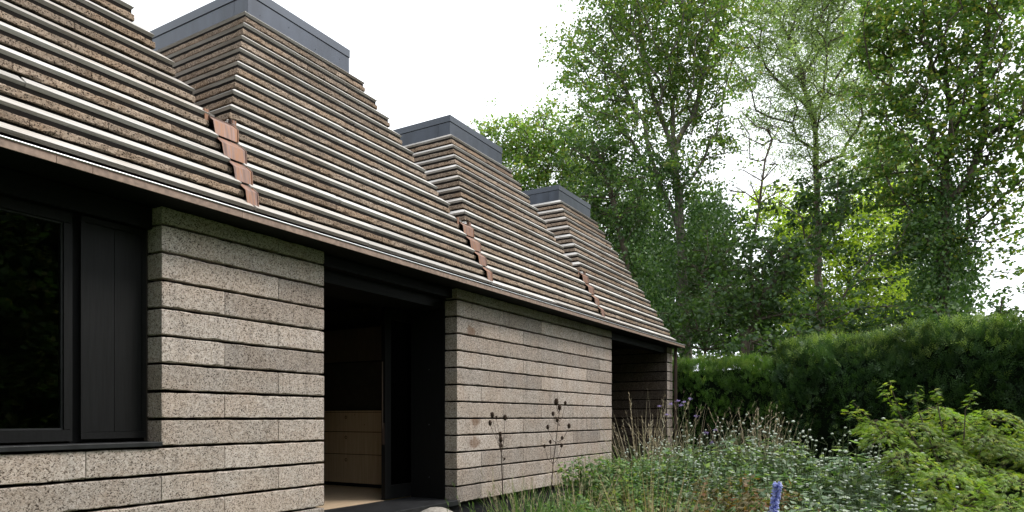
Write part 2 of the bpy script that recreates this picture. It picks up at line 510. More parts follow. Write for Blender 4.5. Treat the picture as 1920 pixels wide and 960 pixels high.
# eaves: soffit, fascia strips, gutter, bright lip
XL, XR = -.35, 14.19
box('soffit', XL + .02, XR - .03, -.243, .012, EAVE, EAVE + .012, M_soffit, house)
fas = box('gutter', XL, XR - .004, -.240, -.10, EAVE + .014, EAVE + .030, M_copperdark, house)
xs = XL
k = 0
while xs < XR - .01:
    ln = [1.02, .42, .98, .20, 1.05, .60][k % 6]; k += 1
    xe = min(XR, xs + ln)
    box('fascia_strip', xs + .0015, xe - .0015, -.2525, -.2415, EAVE - .006, EAVE + .034, M_fascia, fas)
    xs = xe
obj_np('gutter_lip', *tubes([(XL, -.255, EAVE + .047)], [(XR, -.255, EAVE + .047)], .0065, .0065, 8), M_lip, fas, True)
box('gutter_back', XL, XR - .01, -.236, -.226, EAVE + .032, EAVE + .044, M_copperdark, fas)
box('gutter_end', XR - .003, XR + .004, -.25, -.10, EAVE + .002, EAVE + .047, M_copperdark, fas)

# ---- stepped pyramid roofs
SB = .0990
def tipY(k): return -.185 + SB * k
def tipZ(k): return ZW + 1.545 + .1872 * k
YB = 5.45
def backY(k): return YB - SB * k
PITCH = 3.318
XC = [5.137 + PITCH * (i - 1) for i in range(4)]
VAL = {4: 1.561, 3: 1.563, 2: 1.589, 1: 1.617, 0: 1.647}
TT, TA = .027, math.radians(36.5)
PR = [(0, 0), (-TT * math.sin(TA), TT * math.cos(TA)), (-TT * math.sin(TA) + .073, TT * math.cos(TA) + .054), (.073, .054)]

def hip(k): return .797 + SB * (12 - k)

def board_front(k, xl, xr, hl, hr, roof):
    """weathered board of course k on the front; hl / hr: mitred at a hip"""
    y, z = tipY(k), tipZ(k)
    dz, tl = rng.normal(0, .0022), rng.normal(0, .0016)
    y += rng.normal(0, .0025)
    V = []
    for x, h, s in ((xl, hl, 1), (xr, hr, -1)):
        for a, b in PR:
            V.append((x + s * (a if h else (.006 * (a > .03))), y + a, z + b + dz + s * tl))
    F = [(0, 1, 5, 4), (1, 2, 6, 5), (2, 3, 7, 6), (3, 0, 4, 7), (3, 2, 1, 0), (4, 5, 6, 7)]
    return obj_py('roof_board', V, F, M_board_f, roof)

def board_side(k, xt, s, y0, y1, roof, tip_front=True):
    """s = +1: the face looks to -X and steps inward to +X"""
    z = tipZ(k)
    V = []
    for y, m in ((y0, 1), (y1, -1)):
        for a, b in PR:
            V.append((xt + s * a, y + m * (a + .003 if (m == 1 and tip_front) else a), z + b))
    F = [(0, 1, 5, 4), (1, 2, 6, 5), (2, 3, 7, 6), (3, 0, 4, 7), (3, 2, 1, 0), (4, 5, 6, 7)]
    if s == 1: F = [f[::-1] for f in F]
    return obj_py('roof_board', V, F, M_board_s, roof)

CO, CH0, CH1 = .082, .107, .155                        # cork face offset, bottom and top above the tip
NAMES = ['nearest stepped cork pyramid roof, its top out of the picture', 'tall stepped cork pyramid roof with pale grey metal top, second from the left',
         'third stepped cork pyramid roof from the left', 'farthest stepped cork pyramid roof at the porch end']
for i, xc in enumerate(XC):
    ins = .115
    l0 = xc - (hip(4) if i else hip(0) - 0)
    def pt(k, off):                                     # core plan at course level
        h = hip(k) - off
        return h
    zb, zt = tipZ(0) - .03, tipZ(12) + .17
    kb, kt = -.16, 12.91
    # core: front slope plane set in behind the cork, straight hips
    hb, ht = hip(kb) - ins, hip(kt) - ins
    yb, yt = tipY(kb) + ins, tipY(kt) + ins
    Yb_, Yt_ = backY(kb) - ins, backY(kt) - ins
    V, F = box_v(0, 1, 0, 1, 0, 1), list(BF)
    V = [(xc - hb, yb, zb), (xc + hb, yb, zb), (xc + hb, Yb_, zb), (xc - hb, Yb_, zb),
         (xc - ht, yt, zt), (xc + ht, yt, zt), (xc + ht, Yt_, zt), (xc - ht, Yt_, zt)]
    for k in range(12):                                 # dark packing behind each cork course
        hl = VAL[k] if (k < 4 and i > 0) else hip(k) - .098
        hr = VAL[k] if (k < 4 and i < 3) else hip(k) - .098
        n = len(V)
        V += box_v(xc - hl, xc + hr, tipY(k) + .098, backY(k) - .098, tipZ(k) + .04, tipZ(k) + .1895)
        F += [tuple(q + n for q in f) for f in BF]
    roof = obj_py('pyramid_roof', V, F, M_core, house)
    tag(roof, NAMES[i])
    for k in range(13):
        hl = hr = hip(k)
        ml = mr = True
        if k <= 4 and i > 0: hl, ml = VAL[k], k == 4
        if k <= 4 and i < 3: hr, mr = VAL[k], k == 4
        xl, xr = xc - hl, xc + hr
        ha, hb_ = ml and k > 4 or (i == 0 and ml), mr and k > 4 or (i == 3 and mr)
        cut = xl + (xr - xl) * rng.uniform(.3, .7)
        if xr - xl > 2.0:                               # boards butt near the middle of the longer courses
            board_front(k, xl, cut - .0015, ha, False, roof); board_front(k, cut + .0015, xr, False, hb_, roof)
        else:
            board_front(k, xl, xr, ha, hb_, roof)
        # cork blocks of the course
        ca = xl + (CO if ml else .012); cb = xr - (CO if mr else .012)
        st = math.floor(ca / 1.0) + (.5 if k % 2 else 0.0)
        cuts = [ca] + [c for c in np.arange(st - 1, cb + 1, 1.0) if ca + .22 < c < cb - .22] + [cb]
        y, z = tipY(k) + CO, tipZ(k)
        for a, b in zip(cuts, cuts[1:]):
            if k < 12: block(a + .001, y, z + CH0, b - a - .002, .085, CH1 - CH0, M_rcork, roof)
        # sides, only above the valley gutters where a neighbour stands
        for s, ok in ((1, i == 0 or k >= 4), (-1, i == 3 or k >= 4)):
            if not ok: continue
            xt = xc - s * hip(k)
            y0, y1 = tipY(k), backY(k)
            board_side(k, xt, s, y0, y1, roof)
            if k == 12: continue
            fx = xt + s * CO
            cuts = [tipY(k) + CO + .004] + [c for c in np.arange(.1 + (.5 if k % 2 else 0), 6, 1.0) if tipY(k) + CO + .3 < c < backY(k) - .4] + [backY(k) - CO]
            for a, b in zip(cuts, cuts[1:]):
                if s == 1: block(fx + .085, a + .001, z + CH0, b - a - .002, .085, CH1 - CH0, M_rcork, roof, PI / 2)
                else: block(fx, a + .001, z + CH0, b - a - .002, .085, CH1 - CH0, M_rcork, roof, PI / 2)
    # rooflight upstand
    cx, cy0, cy1, z0 = .685, tipY(12) + .105, backY(12) - .105, ZW + 3.885
    z1, z2 = z0 + .182, z0 + .278
    box('rooflight_core', xc - cx + .01, xc + cx - .01, cy0 + .01, cy1 - .01, tipZ(12) + .02, z2 - .01, M_core, roof)
    box('rooflight_panel', xc - cx, xc + cx, cy0, cy0 + .006, z0, z1, M_zinc, roof)
    box('rooflight_panel', xc - cx, xc - cx + .006, cy0 + .0065, cy0 + .20, z0, z1, M_zinc, roof)
    box('rooflight_panel', xc - cx, xc - cx + .006, cy0 + .204, cy1, z0, z1, M_zinc, roof)
    box('rooflight_panel', xc + cx - .006, xc + cx, cy0 + .0065, cy1, z0, z1, M_zinc, roof)
    cp = box('rooflight_coping', xc - cx - .007, xc + cx + .007, cy0 - .007, cy1 + .007, z1 + .006, z2, M_zinc2, roof, .003)
    sc = []
    for q in range(4):
        sc.append(((xc - cx + .14 + q * .36, cy0 - .002, z0 + .05 + .06 * (q % 2))))
    A = np.array(sc)
    obj_np('screw', *tubes(A, A + (0, .004, 0), .005, .004, 8), M_bolt, roof)

# ---- valley copper between the pyramids
for v in range(3):
    xv = XC[v] + PITCH / 2
    val = box('valley_gutter', xv - .088, xv + .088, tipY(4) + .085, 5.2, tipZ(4) + .012, tipZ(4) + .022, M_copperdark, house)
    tag(val, 'copper lined valley gutter between two roof pyramids')
    g = lambda k: PITCH / 2 - VAL[k]
    for k in range(4):
        y, z = tipY(k), tipZ(k)
        w1 = max(g(k + 1), .03) + .004
        pr = [(.020, .044, w1 * .90), (.034, .148, w1), (.118, .214, w1), (.150, .214, w1)]
        V, F = [], []
        for a, b, w in pr:
            V += [(xv - w - .006, y + a, z + b), (xv + w + .010, y + a, z + b)]
        for q in range(3): F.append((2 * q, 2 * q + 1, 2 * q + 3, 2 * q + 2))
        o = obj_py('copper_tile', V, F, M_copper, val)
        sm = o.modifiers.new('thickness', 'SOLIDIFY'); sm.thickness = .003
        # raised seam along the right edge
        A = np.array([(xv + w + .010, y + a - .002, z + b) for a, b, w in pr[:3]])
        obj_np('copper_seam', *tubes(A[:-1], A[1:], .005, .005, 6), M_copper, val)
    y, z = tipY(4), tipZ(4)
    w = g(4)
    box('copper_hopper', xv - w - .045, xv - w - .012, y - .012, y + .04, z - .055, z + .05, M_copper, val)
    box('copper_hopper', xv + w + .004, xv + w + .04, y - .014, y + .04, z - .06, z + .05, M_copper, val)
    boxes('gutter_tray', [(xv - w - .01, xv + w + .004, y - .02, y - .012, z - .028, z + .008), (xv - w - .01, xv + w + .004, y - .011, y + .083, z - .034, z - .026),
          (xv - w - .011, xv - w - .004, y - .011, y + .2, z - .024, z + .055), (xv + w - .004, xv + w + .003, y - .011, y + .2, z - .024, z + .055)], M_copperdark, val)

# ---- window, shutter, sill
win = box('window_head', xm(-5.5) + .02, xm(0) - .006, .10, .20, 2.70, EAVE - .004, M_blackx, house)
tag(win, 'black timber head above the window')
wf = boxes('window', [(.16, 2.36, .150, .215, 2.628, 2.696), (.16, 2.36, .150, .215, 1.252, 1.322), (2.312, 2.362, .152, .217, 1.325, 2.625), (.16, .215, .152, .217, 1.325, 2.625)], M_black, house)
tag(wf, 'large black framed window with dark glass')
boxes('window_bead', [(.215, 2.312, .163, .2, 2.616, 2.627), (.215, 2.312, .163, .2, 1.323, 1.334), (2.301, 2.311, .165, .2, 1.335, 2.615)], M_slate, wf)
box('window_pane', .217, 2.300, .178, .184, 1.336, 2.614, M_glass, wf)
sh = boxes('shutter', [(2.408, 2.838, .140, .165, 2.655, 2.692), (2.408, 2.838, .140, .165, 1.262, 1.305), (2.408, 2.437, .141, .166, 1.306, 2.654), (2.812, 2.838, .141, .166, 1.306, 2.654)], M_black, house)
tag(sh, 'black boarded shutter beside the window')
box('shutter_board', 2.4385, 2.6235, .148, .163, 1.307, 2.653, M_black, sh)
box('shutter_board', 2.6265, 2.8105, .148, .163, 1.307, 2.653, M_black, sh)
box('window_backing', 2.364, 2.858, .190, .225, 1.24, 2.70, M_soffit, house)
box('window_sill', xm(-5.5) + .03, xm(0) - .004, -.022, .205, 1.205, 1.236, M_slate, house, .003)
# ---- doorway
XD0, XD1 = xm(3), xm(7)
box('door_head', XD0 - .004, XD1 + .004, .070, .18, 2.745, EAVE - .004, M_blackx, house)
box('door_head_lining', XD0 + .004, XD1 - .004, .185, .70, 2.63, 2.80, M_blackx, house)
box('threshold', XD0 - .03, XD1 + .02, -.028, .660, .424, .478, M_slate, house, .004)
jl = box('door_lining', XD1 - .014, XD1 + .03, .166, .640, .479, 2.628, M_black, house)
A = np.array([(XD1 - .0145, y, z) for y in (.38,) for z in (.72, 1.32, 1.95)])
obj_np('screw', *tubes(A, A - (.002, 0, 0), .006, .005, 8), M_bolt, jl)
box('door_lining', XD0 - .03, XD0 + .014, .166, .640, .479, 2.628, M_black, house)
dl = boxes('sliding_door', [(5.90, 6.00, .645, .70, .49, 2.625), (6.82, 6.92, .645, .70, .49, 2.625), (6.001, 6.819, .646, .699, .49, .64), (6.001, 6.819, .646, .699, 2.50, 2.625)], M_black, house)
tag(dl, 'black sliding door pushed open to the right')
box('door_pane', 6.001, 6.819, .668, .676, .641, 2.499, M_glass, dl)
obj_np('door_handle', *tubes([(5.885, .672, 1.28)], [(5.885, .672, 2.02)], .008, .008, 8), M_pipe, dl)
box('door_lock', 5.889, 5.899, .655, .69, 1.10, 1.34, M_pipe, dl)
# ---- downpipe
dpx, dpy = 14.09, -.085
A = [(dpx, dpy, 0), (dpx, dpy, EAVE + .01)]
dp = obj_np('downpipe', *tubes([A[0]], [A[1]], .034, .034, 14), M_pipe, house, True)
for z in (.7, 1.6, 2.45):
    obj_np('pipe_bracket', *tubes([(dpx, dpy, z - .018)], [(dpx, dpy, z + .018)], .040, .040, 14), M_copperdark, dp, True)

# ------------------------------------------------------------------ kitchen seen through the doorway
XK = 6.87
kc = empty('drawer_unit', (XK + .03, 2.2, .482), 'knotty plywood kitchen drawers seen through the open doorway', 'drawers')
KY0, KY1 = 1.05, 3.45
def kbox(name, x0, x1, y0, y1, z0, z1, mat, parent, root):
    o = box(name, x0, x1, y0, y1, z0, z1, mat, parent)
    o.data.transform(__import__('mathutils').Matrix.Translation(-Vector(root.location)))
    return o
kbox('carcass', XK + .022, XK + .055, KY0, KY1, .53, 1.47, M_hole, kc, kc)
kbox('kick_board', XK + .012, XK + .05, KY0 + .01, KY1, .484, .527, M_black, kc, kc)
kbox('worktop', XK - .002, XK + .058, KY0 - .01, KY1 + .01, 1.472, 1.492, M_ply, kc, kc)
for (a, b, hz) in ((.530, .906, .835), (.916, 1.205, 1.136), (1.215, 1.466, 1.405)):
    for (y0, y1) in ((KY0, 2.648), (2.652, KY1)):
        d = kbox('drawer_front', XK, XK + .02, y0, y1, a, b, M_ply, kc, kc)
        hy = 2.17 if y1 < 2.7 else 3.0
        A = np.array([(XK - .0015, hy, hz)]) - np.array(kc.location)
        obj_np('finger_hole', *(lambda V, Q: (V, Q))(*tubes(A, A + (.004, 0, 0), .022, .0001, 12)), M_hole, d)
uc = empty('wall_cupboard', (XK + .03, 2.2, 2.13), 'plywood wall cupboard above the drawers, in shadow', 'cupboard')
kbox('carcass', XK - .10, XK + .056, KY0, KY1, 2.135, 2.56, M_hole, uc, uc)
for (y0, y1) in ((KY0, 1.846), (1.85, 2.648), (2.652, KY1)):
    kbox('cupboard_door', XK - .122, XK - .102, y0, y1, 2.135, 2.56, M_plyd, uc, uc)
# boulder by the threshold
def boulder():
    n, mrow = 22, 14
    V, F = [], []
    ph = rng.uniform(0, 6, 6)
    for a in range(mrow + 1):
        th = PI * a / mrow
        for b in range(n):
            p = 2 * PI * b / n
            d = np.array([math.sin(th) * math.cos(p), math.sin(th) * math.sin(p), math.cos(th)])
            r = 1 + .06 * math.sin(3 * d[0] + ph[0]) + .05 * math.sin(4 * d[1] + ph[1]) + .04 * math.sin(7 * d[2] + ph[2]) + rng.normal(0, .006)
            V.append(d * r * (.31, .25, .25))
    for a in range(mrow):
        for b in range(n):
            b2 = (b + 1) % n
            F.append((a * n + b, (a + 1) * n + b, (a + 1) * n + b2, a * n + b2))
    m = mesh_np('boulder', np.array(V), np.array(F), True)
    b = MatB('boulder_stone')
    nz = b.noise(24, 6, rough=.7)
    b.col(b.ramp(nz, [(.3, (.17, .15, .13)), (.7, (.36, .33, .29))])).setp(Roughness=.9)
    b.bump(nz, .5, .02)
    m.materials.append(b.m)
    o = link(bpy.data.objects.new('boulder', m))
    o.location = gnd(818, 7.1) + (0, 0, .235)
    tag(o, 'pale rounded boulder in front of the doorway threshold', 'boulder')
boulder()

# ------------------------------------------------------------------ trees
def leaf_cloud(C, cr, n, size, aspect, flat=.6, droop=.35):
    """n leaves round each cluster centre in C"""
    k = len(C); sub = 7; cr = np.broadcast_to(cr, (k,))
    Cs = np.repeat(C, sub, 0) + rng.normal(size=(k * sub, 3)) * np.repeat(cr, sub)[:, None] * (1, 1, flat)
    n = max(1, n // sub)
    P = np.repeat(Cs, n, 0) + rng.normal(size=(k * sub * n, 3)) * np.repeat(np.repeat(cr, sub), n)[:, None] * (.33, .33, .20)
    n = n * sub
    A = rdir(k * n) * (1, 1, .5) - (0, 0, droop)
    N = rdir(k * n) * .75 + (0, 0, .8)
    L = size * rng.uniform(.6, 1.25, k * n)
    return leaves(P, A, N, L, L * aspect)

def ellip(c, r, n):
    p = rng.normal(size=(n, 3)); p = unit(p) * (rng.random((n, 1)) ** .42)
    return c + p * r

def tree(name, label, cat, trunk, rad, lobes, mat, leaf=.10, aspect=.8, per=70, cr=.42, spacing=.62, bark=None, ivy=(), group=None,
         low=None, twigs=5, flat=.6, ivy_mat=None, limbs=(), bf=.42):
    bark = bark or M_bark
    T = np.array([at(*p) for p in trunk]); base = T[0].copy(); base[2] = 0; T[0, 2] = -.1
    root = empty(name, tuple(base), label, cat, group)
    # trunk nodes
    nodes, par = [T[0]], [-1]
    for a, b in zip(T, T[1:]):
        m = max(2, int(np.linalg.norm(b - a) / .5))
        for q in range(1, m + 1):
            nodes.append(a + (b - a) * q / m + rng.normal(0, .025, 3)); par.append(len(nodes) - 2)
    nt = len(nodes)
    for lb in limbs:
        Lp = np.array([at(*p) for p in lb])
        j = int(np.argmin(np.linalg.norm(np.array(nodes) - Lp[0], axis=1)))
        prevp, pj = np.array(nodes[j]), j
        for b in Lp[1:]:
            m = max(2, int(np.linalg.norm(b - prevp) / .4)); a0 = prevp
            for q in range(1, m + 1):
                nodes.append(a0 + (b - a0) * q / m + rng.normal(0, .035, 3)); par.append(pj); pj = len(nodes) - 1
            prevp = b
    n0 = len(nodes)
    lowz = low if low is not None else T[-1][2] * .45
    # cluster centres
    C = []
    for (px, py, rx, ry, t) in lobes:
        c = at(px, py, t); s = t / FPX
        r = np.array([rx * s, rx * s, ry * s])
        vol = 4.19 * r.prod()
        pts = ellip(c, r, int(vol / spacing ** 3 * 1.6) + 4)
        for p in pts:
            if not C or np.min(np.linalg.norm(np.array(C[-400:]) - p, axis=1)) > spacing * .62: C.append(p)
    C = np.array(C) if C else np.zeros((0, 3))
    N_ = np.zeros((n0 + len(C) * 16 + 10, 3)); N_[:n0] = nodes; par = list(par); cnt = n0
    plen = np.zeros(len(N_))
    for i in range(1, n0): plen[i] = plen[par[i]] + np.linalg.norm(N_[i] - N_[par[i]])
    hub = T[-1]
    if len(C):
        od = np.argsort(np.linalg.norm(C - hub, axis=1))
        C = C[od]
    tips = []
    for c in C:
        X = N_[:cnt]
        dv = c - X
        d = np.linalg.norm(dv, axis=1)
        cost = d + bf * plen[:cnt] + .7 * np.maximum(0, X[:, 2] - c[2] + .1 * d) + np.where(X[:, 2] < lowz, 5.0, 0)
        j = int(np.argmin(cost)); dist = d[j]
        m = max(1, min(14, int(dist / .38)))
        a = X[j].copy(); mid = (a + c) / 2 + np.array([0, 0, .08 * dist]) + rng.normal(0, .07, 3) * dist
        prev = j
        for q in range(1, m + 1):
            u = q / m
            N_[cnt] = (1 - u) ** 2 * a + 2 * u * (1 - u) * mid + u * u * c + (rng.normal(0, .02, 3) if q < m else 0)
            par.append(prev); plen[cnt] = plen[prev] + np.linalg.norm(N_[cnt] - N_[prev]); prev = cnt; cnt += 1
        tips.append(prev)
    X = N_[:cnt]; par = np.array(par)
    w = np.zeros(cnt); w[tips] = 1
    for i in range(cnt - 1, 0, -1): w[par[i]] += w[i]
    r = .0085 * np.maximum(w, 1) ** .47 + .002
    hz = T[-1][2]
    f = np.clip(1 - X[:nt, 2] / (hz * 1.02), .0, 1)
    r[:nt] = np.maximum(r[:nt] * .6, rad * (.42 + .58 * f))
    idx = np.arange(1, cnt)
    pr = np.minimum(r[par[idx]], np.where(idx < nt, 9, r[idx] * 1.35))
    sides = 7
    parts = [tubes(X[par[idx]] - base, X[idx] - base, pr, r[idx], sides)]
    if len(C) and twigs:
        TA_ = np.repeat(C, twigs, 0); TB = TA_ + rng.normal(size=TA_.shape) * cr * (1, 1, .6)
        parts.append(tubes(TA_ - base, TB - base, .006, .002, 4)[:2])
    V, Q = join(parts)
    obj_np('trunk', V, Q, bark, root, True)
    if len(C):
        V, Q = leaf_cloud(C - base, cr * rng.uniform(.7, 1.3, len(C)), per, leaf, aspect, flat)
        obj_np('crown', V, Q, mat, root)
    if ivy:
        parts = []
        for (x0, y0, x1, y1, t, rr, n) in ivy:
            a, b = at(x0, y0, t), at(x1, y1, t)
            m = max(4, int(np.linalg.norm(b - a) / .38))
            cl = []
            for q in range(m + 1):
                u = q / m
                for _ in range(5):
                    g = rng.uniform(0, 2 * PI); k = rr * rng.uniform(.55, 1.15)
                    cl.append(a + (b - a) * u + np.array([math.cos(g) * k, math.sin(g) * k, rng.normal(0, .15)]))
            cl = np.array(cl) - base
            P_ = np.repeat(cl, n, 0) + rng.normal(size=(len(cl) * n, 3)) * np.array([.17, .17, .24])
            ax = rdir(len(P_)) * .6 - (0, 0, .8)
            nn = rdir(len(P_)) * .8 + unit(P_ - (a + b) / 2 + base) * (1, 1, 0) * .6 + (0, 0, .35)
            L = .078 * rng.uniform(.6, 1.3, len(P_))
            parts.append(leaves(P_, ax, nn, L, L * .85))
        V, Q = join(parts)
        obj_np('ivy', V, Q, ivy_mat or M_ivy, root)
    return root

def gy(t): return HY + 1.40 * FPX / t                   # picture row of the ground at distance t

# broad maple with ivy climbing its trunk
tree('maple_tree', 'tall spreading maple with forked pale trunk and ivy below, behind the roof end', 'tree',
     [(1290, gy(20), 20), (1285, 620, 20), (1275, 430, 20), (1265, 285, 20)], .24,
     [(1235, 40, 150, 110, 20), (1135, 130, 90, 100, 20), (1325, 110, 85, 110, 19.6), (1235, 170, 120, 80, 20.4), (1088, 95, 45, 50, 20.3), (1345, 250, 60, 70, 19.8), (1140, 240, 85, 50, 19.5), (1300, -60, 150, 90, 20), (1150, -40, 90, 70, 20.5), (1270, 330, 90, 50, 20), (1180, 320, 70, 45, 20)],
     M_maple, leaf=.088, aspect=.85, per=126, cr=.30, spacing=.64, bark=M_barkg, low=6.0, flat=.7,
     limbs=[[(1265, 285, 20), (1240, 235, 20), (1228, 190, 20), (1210, 120, 20), (1195, 30, 20)], [(1265, 285, 20), (1262, 220, 20.2), (1268, 120, 20.3), (1278, 10, 20.3)], [(1266, 280, 20), (1298, 215, 19.8), (1318, 140, 19.7), (1338, 40, 19.7)],
            [(1272, 360, 20), (1320, 300, 19.8), (1350, 225, 19.8)], [(1275, 430, 20), (1232, 330, 19.8), (1208, 230, 19.8), (1150, 130, 19.9), (1100, 85, 20.1)], [(1232, 330, 19.8), (1165, 235, 19.5), (1110, 200, 19.4)]],
     ivy=[(1288, 660, 1268, 310, 20, .62, 80), (1225, 640, 1222, 290, 19.4, .52, 65), (1310, 470, 1345, 380, 19.8, .35, 40), (1200, 470, 1195, 380, 18.8, .22, 45), (1330, 620, 1325, 420, 19.6, .4, 45)])
# left wood behind the roofs
tree('lime_tree', 'rounded dark green tree showing between the two right-hand roofs', 'tree',
     [(1010, gy(25), 25), (1012, 480, 25), (1015, 380, 25)], .22,
     [(1035, 265, 70, 62, 25), (960, 268, 55, 48, 25.3), (1085, 345, 75, 80, 24.5), (905, 245, 30, 22, 25.4), (985, 330, 70, 45, 25), (1040, 400, 80, 50, 25), (1000, 300, 70, 40, 24.5)],
     M_maple, leaf=.105, per=186, cr=.42, spacing=.66, low=3.5)
tree('ivy_clad_tree', 'slender ivy-draped tree leaning beside the farthest roof', 'tree',
     [(1190, gy(18), 18), (1180, 560, 18), (1160, 420, 18), (1125, 290, 18.2)], .13,
     [(1120, 290, 60, 60, 18.3), (1160, 380, 60, 60, 18), (1090, 400, 50, 60, 18.6), (1140, 500, 60, 60, 18.6)], M_dark, leaf=.09, per=150, cr=.32, spacing=.52, low=3.0,
     ivy=[(1195, 670, 1182, 420, 18, .42, 55), (1240, 690, 1235, 520, 18.2, .38, 50)])
# pale feathery ash in the middle
tree('ash_tree', 'feathery blue-green ash with a dark upright trunk in the middle of the wood', 'tree',
     [(1545, gy(22), 22), (1540, 620, 22), (1532, 420, 22), (1530, 215, 22)], .17,
     [(1490, 30, 85, 80, 22), (1560, 90, 90, 90, 22.4), (1440, 110, 55, 85, 21.8), (1520, 180, 85, 60, 21.6), (1600, 190, 60, 70, 22.6), (1450, 210, 50, 40, 21.7), (1580, -40, 110, 70, 22), (1560, 300, 75, 40, 22), (1420, 10, 60, 60, 22), (1500, 270, 50, 40, 22), (1395, 110, 45, 70, 22), (1650, 270, 60, 50, 22.5), (1640, 130, 50, 80, 22.5)],
     M_ash, leaf=.115, aspect=.27, per=228, cr=.44, spacing=.60, low=7.0, twigs=7, flat=.7,
     limbs=[[(1530, 215, 22), (1505, 140, 22), (1480, 70, 22), (1445, 20, 22)], [(1530, 215, 22), (1560, 180, 22.3), (1615, 165, 22.5)], [(1505, 140, 22), (1545, 80, 22.3), (1562, 0, 22.3)], [(1528, 230, 22), (1470, 160, 21.8), (1435, 125, 21.7)], [(1532, 330, 22), (1575, 290, 22), (1605, 240, 22.4)]])
# big sycamore on the right
tree('sycamore_tree', 'big sycamore with ivy-wrapped trunk and spreading dark limbs at the right edge', 'tree',
     [(1768, gy(17), 17), (1765, 600, 17), (1768, 470, 17), (1775, 340, 17)], .25,
     [(1740, 40, 130, 90, 17), (1870, 80, 90, 110, 16.6), (1690, 150, 90, 85, 17.3), (1830, 210, 110, 80, 17), (1700, 270, 85, 60, 17), (1890, 290, 70, 80, 16.6), (1790, 330, 90, 70, 17.4), (1920, 180, 70, 90, 16.5),
      (1660, 60, 60, 70, 17.4), (1880, 430, 45, 30, 16.6), (1700, 360, 80, 40, 17.2), (1860, -50, 130, 70, 17), (1925, 400, 30, 60, 16.6), (1640, 330, 60, 35, 17.4), (1850, 380, 70, 40, 17), (1810, 450, 50, 40, 17), (1720, 450, 50, 50, 17), (1905, 500, 26, 40, 16.6)],
     M_syc, leaf=.10, aspect=.95, per=102, cr=.28, spacing=.575, low=4.6, flat=.5,
     limbs=[[(1775, 340, 17), (1782, 220, 17), (1770, 110, 17), (1760, 0, 17)], [(1774, 350, 17), (1745, 240, 17.1), (1690, 180, 17.2), (1635, 130, 17.3)], [(1772, 400, 17), (1815, 335, 16.8), (1845, 260, 16.8), (1842, 150, 16.8), (1852, 40, 16.8)],
            [(1845, 260, 16.8), (1920, 210, 16.6), (1965, 170, 16.5)], [(1768, 470, 17), (1850, 395, 16.8), (1935, 325, 16.6)], [(1775, 345, 17), (1720, 320, 17.1), (1650, 325, 17.3)]],
     ivy=[(1768, 640, 1772, 330, 17, .62, 80), (1730, 580, 1740, 380, 16.8, .42, 60), (1800, 600, 1795, 420, 17, .35, 45)])
# shaded sycamore lower down in front of the ash
tree('shaded_sycamore', 'dark shaded sycamore low in the middle of the wood above the hedge', 'tree',
     [(1390, gy(16), 16), (1400, 640, 16), (1430, 560, 16), (1480, 470, 16.3)], .15,
     [(1480, 480, 75, 55, 16.3), (1550, 410, 70, 50, 16.5), (1430, 560, 65, 60, 16), (1520, 570, 80, 45, 15.6), (1380, 560, 50, 70, 16), (1640, 500, 45, 40, 16.2), (1610, 600, 80, 32, 15.8), (1500, 380, 45, 45, 16.6), (1590, 350, 60, 35, 16.8), (1680, 450, 40, 40, 16.5)],
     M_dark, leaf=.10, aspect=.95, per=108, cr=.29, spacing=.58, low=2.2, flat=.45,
     limbs=[[(1430, 560, 16), (1490, 540, 15.8), (1570, 580, 15.6)], [(1480, 470, 16.3), (1540, 430, 16.5), (1600, 380, 16.7)]])
# sunlit yellow-green robinia far behind
tree('golden_robinia', 'bright yellow-green sunlit tree glowing through the darker wood', 'tree',
     [(1600, gy(29), 29), (1600, 620, 29), (1590, 500, 29)], .2,
     [(1600, 470, 95, 90, 29), (1462, 390, 45, 60, 28), (1530, 430, 60, 60, 29), (1650, 560, 60, 60, 29), (1560, 580, 80, 50, 29), (1650, 410, 50, 60, 29)],
     M_gold, leaf=.17, aspect=.5, per=150, cr=.5, spacing=.8, low=2.5)
# bare branched sapling in the gap
tree('bare_branched_tree', 'thin nearly leafless tree with crooked branches in the gap of white sky', 'tree',
     [(1405, gy(19), 19), (1410, 600, 19), (1408, 480, 19), (1425, 380, 19), (1432, 300, 19)], .065,
     [(1432, 250, 45, 45, 19), (1400, 340, 45, 40, 19), (1450, 330, 45, 40, 19), (1400, 230, 35, 40, 19)], M_ash, leaf=.12, aspect=.3, per=12, cr=.3, spacing=.5, low=6.0, twigs=4, bf=.3)
# scrub behind the hedge
for nm, lab, lob, mt, tr in (
    ('holly_shrub', 'dark evergreen scrub under the maple beside the house end', [(1290, 600, 50, 55, 17.5), (1350, 620, 50, 45, 17.2), (1330, 500, 55, 70, 18.5), (1380, 470, 40, 60, 18.8)], M_dark, (1320, 17.5)),
    ('elder_shrub', 'mid green scrub above the hedge under the ash', [(1480, 640, 60, 35, 15), (1560, 650, 60, 30, 15), (1420, 640, 50, 30, 15)], M_dark, (1500, 15)),
    ('hazel_shrub', 'loose dark scrub above the hedge near the right edge', [(1840, 590, 50, 24, 14.5), (1900, 580, 50, 26, 14.5), (1770, 600, 60, 36, 15), (1690, 620, 50, 28, 15)], M_dark, (1830, 14.6))):
    tree(nm, lab, 'shrub', [(tr[0], gy(tr[1]), tr[1]), (tr[0], 700, tr[1]), (tr[0] + 5, 620, tr[1])], .06, lob, mt, leaf=.11, per=72, cr=.28, spacing=.5, low=.6)

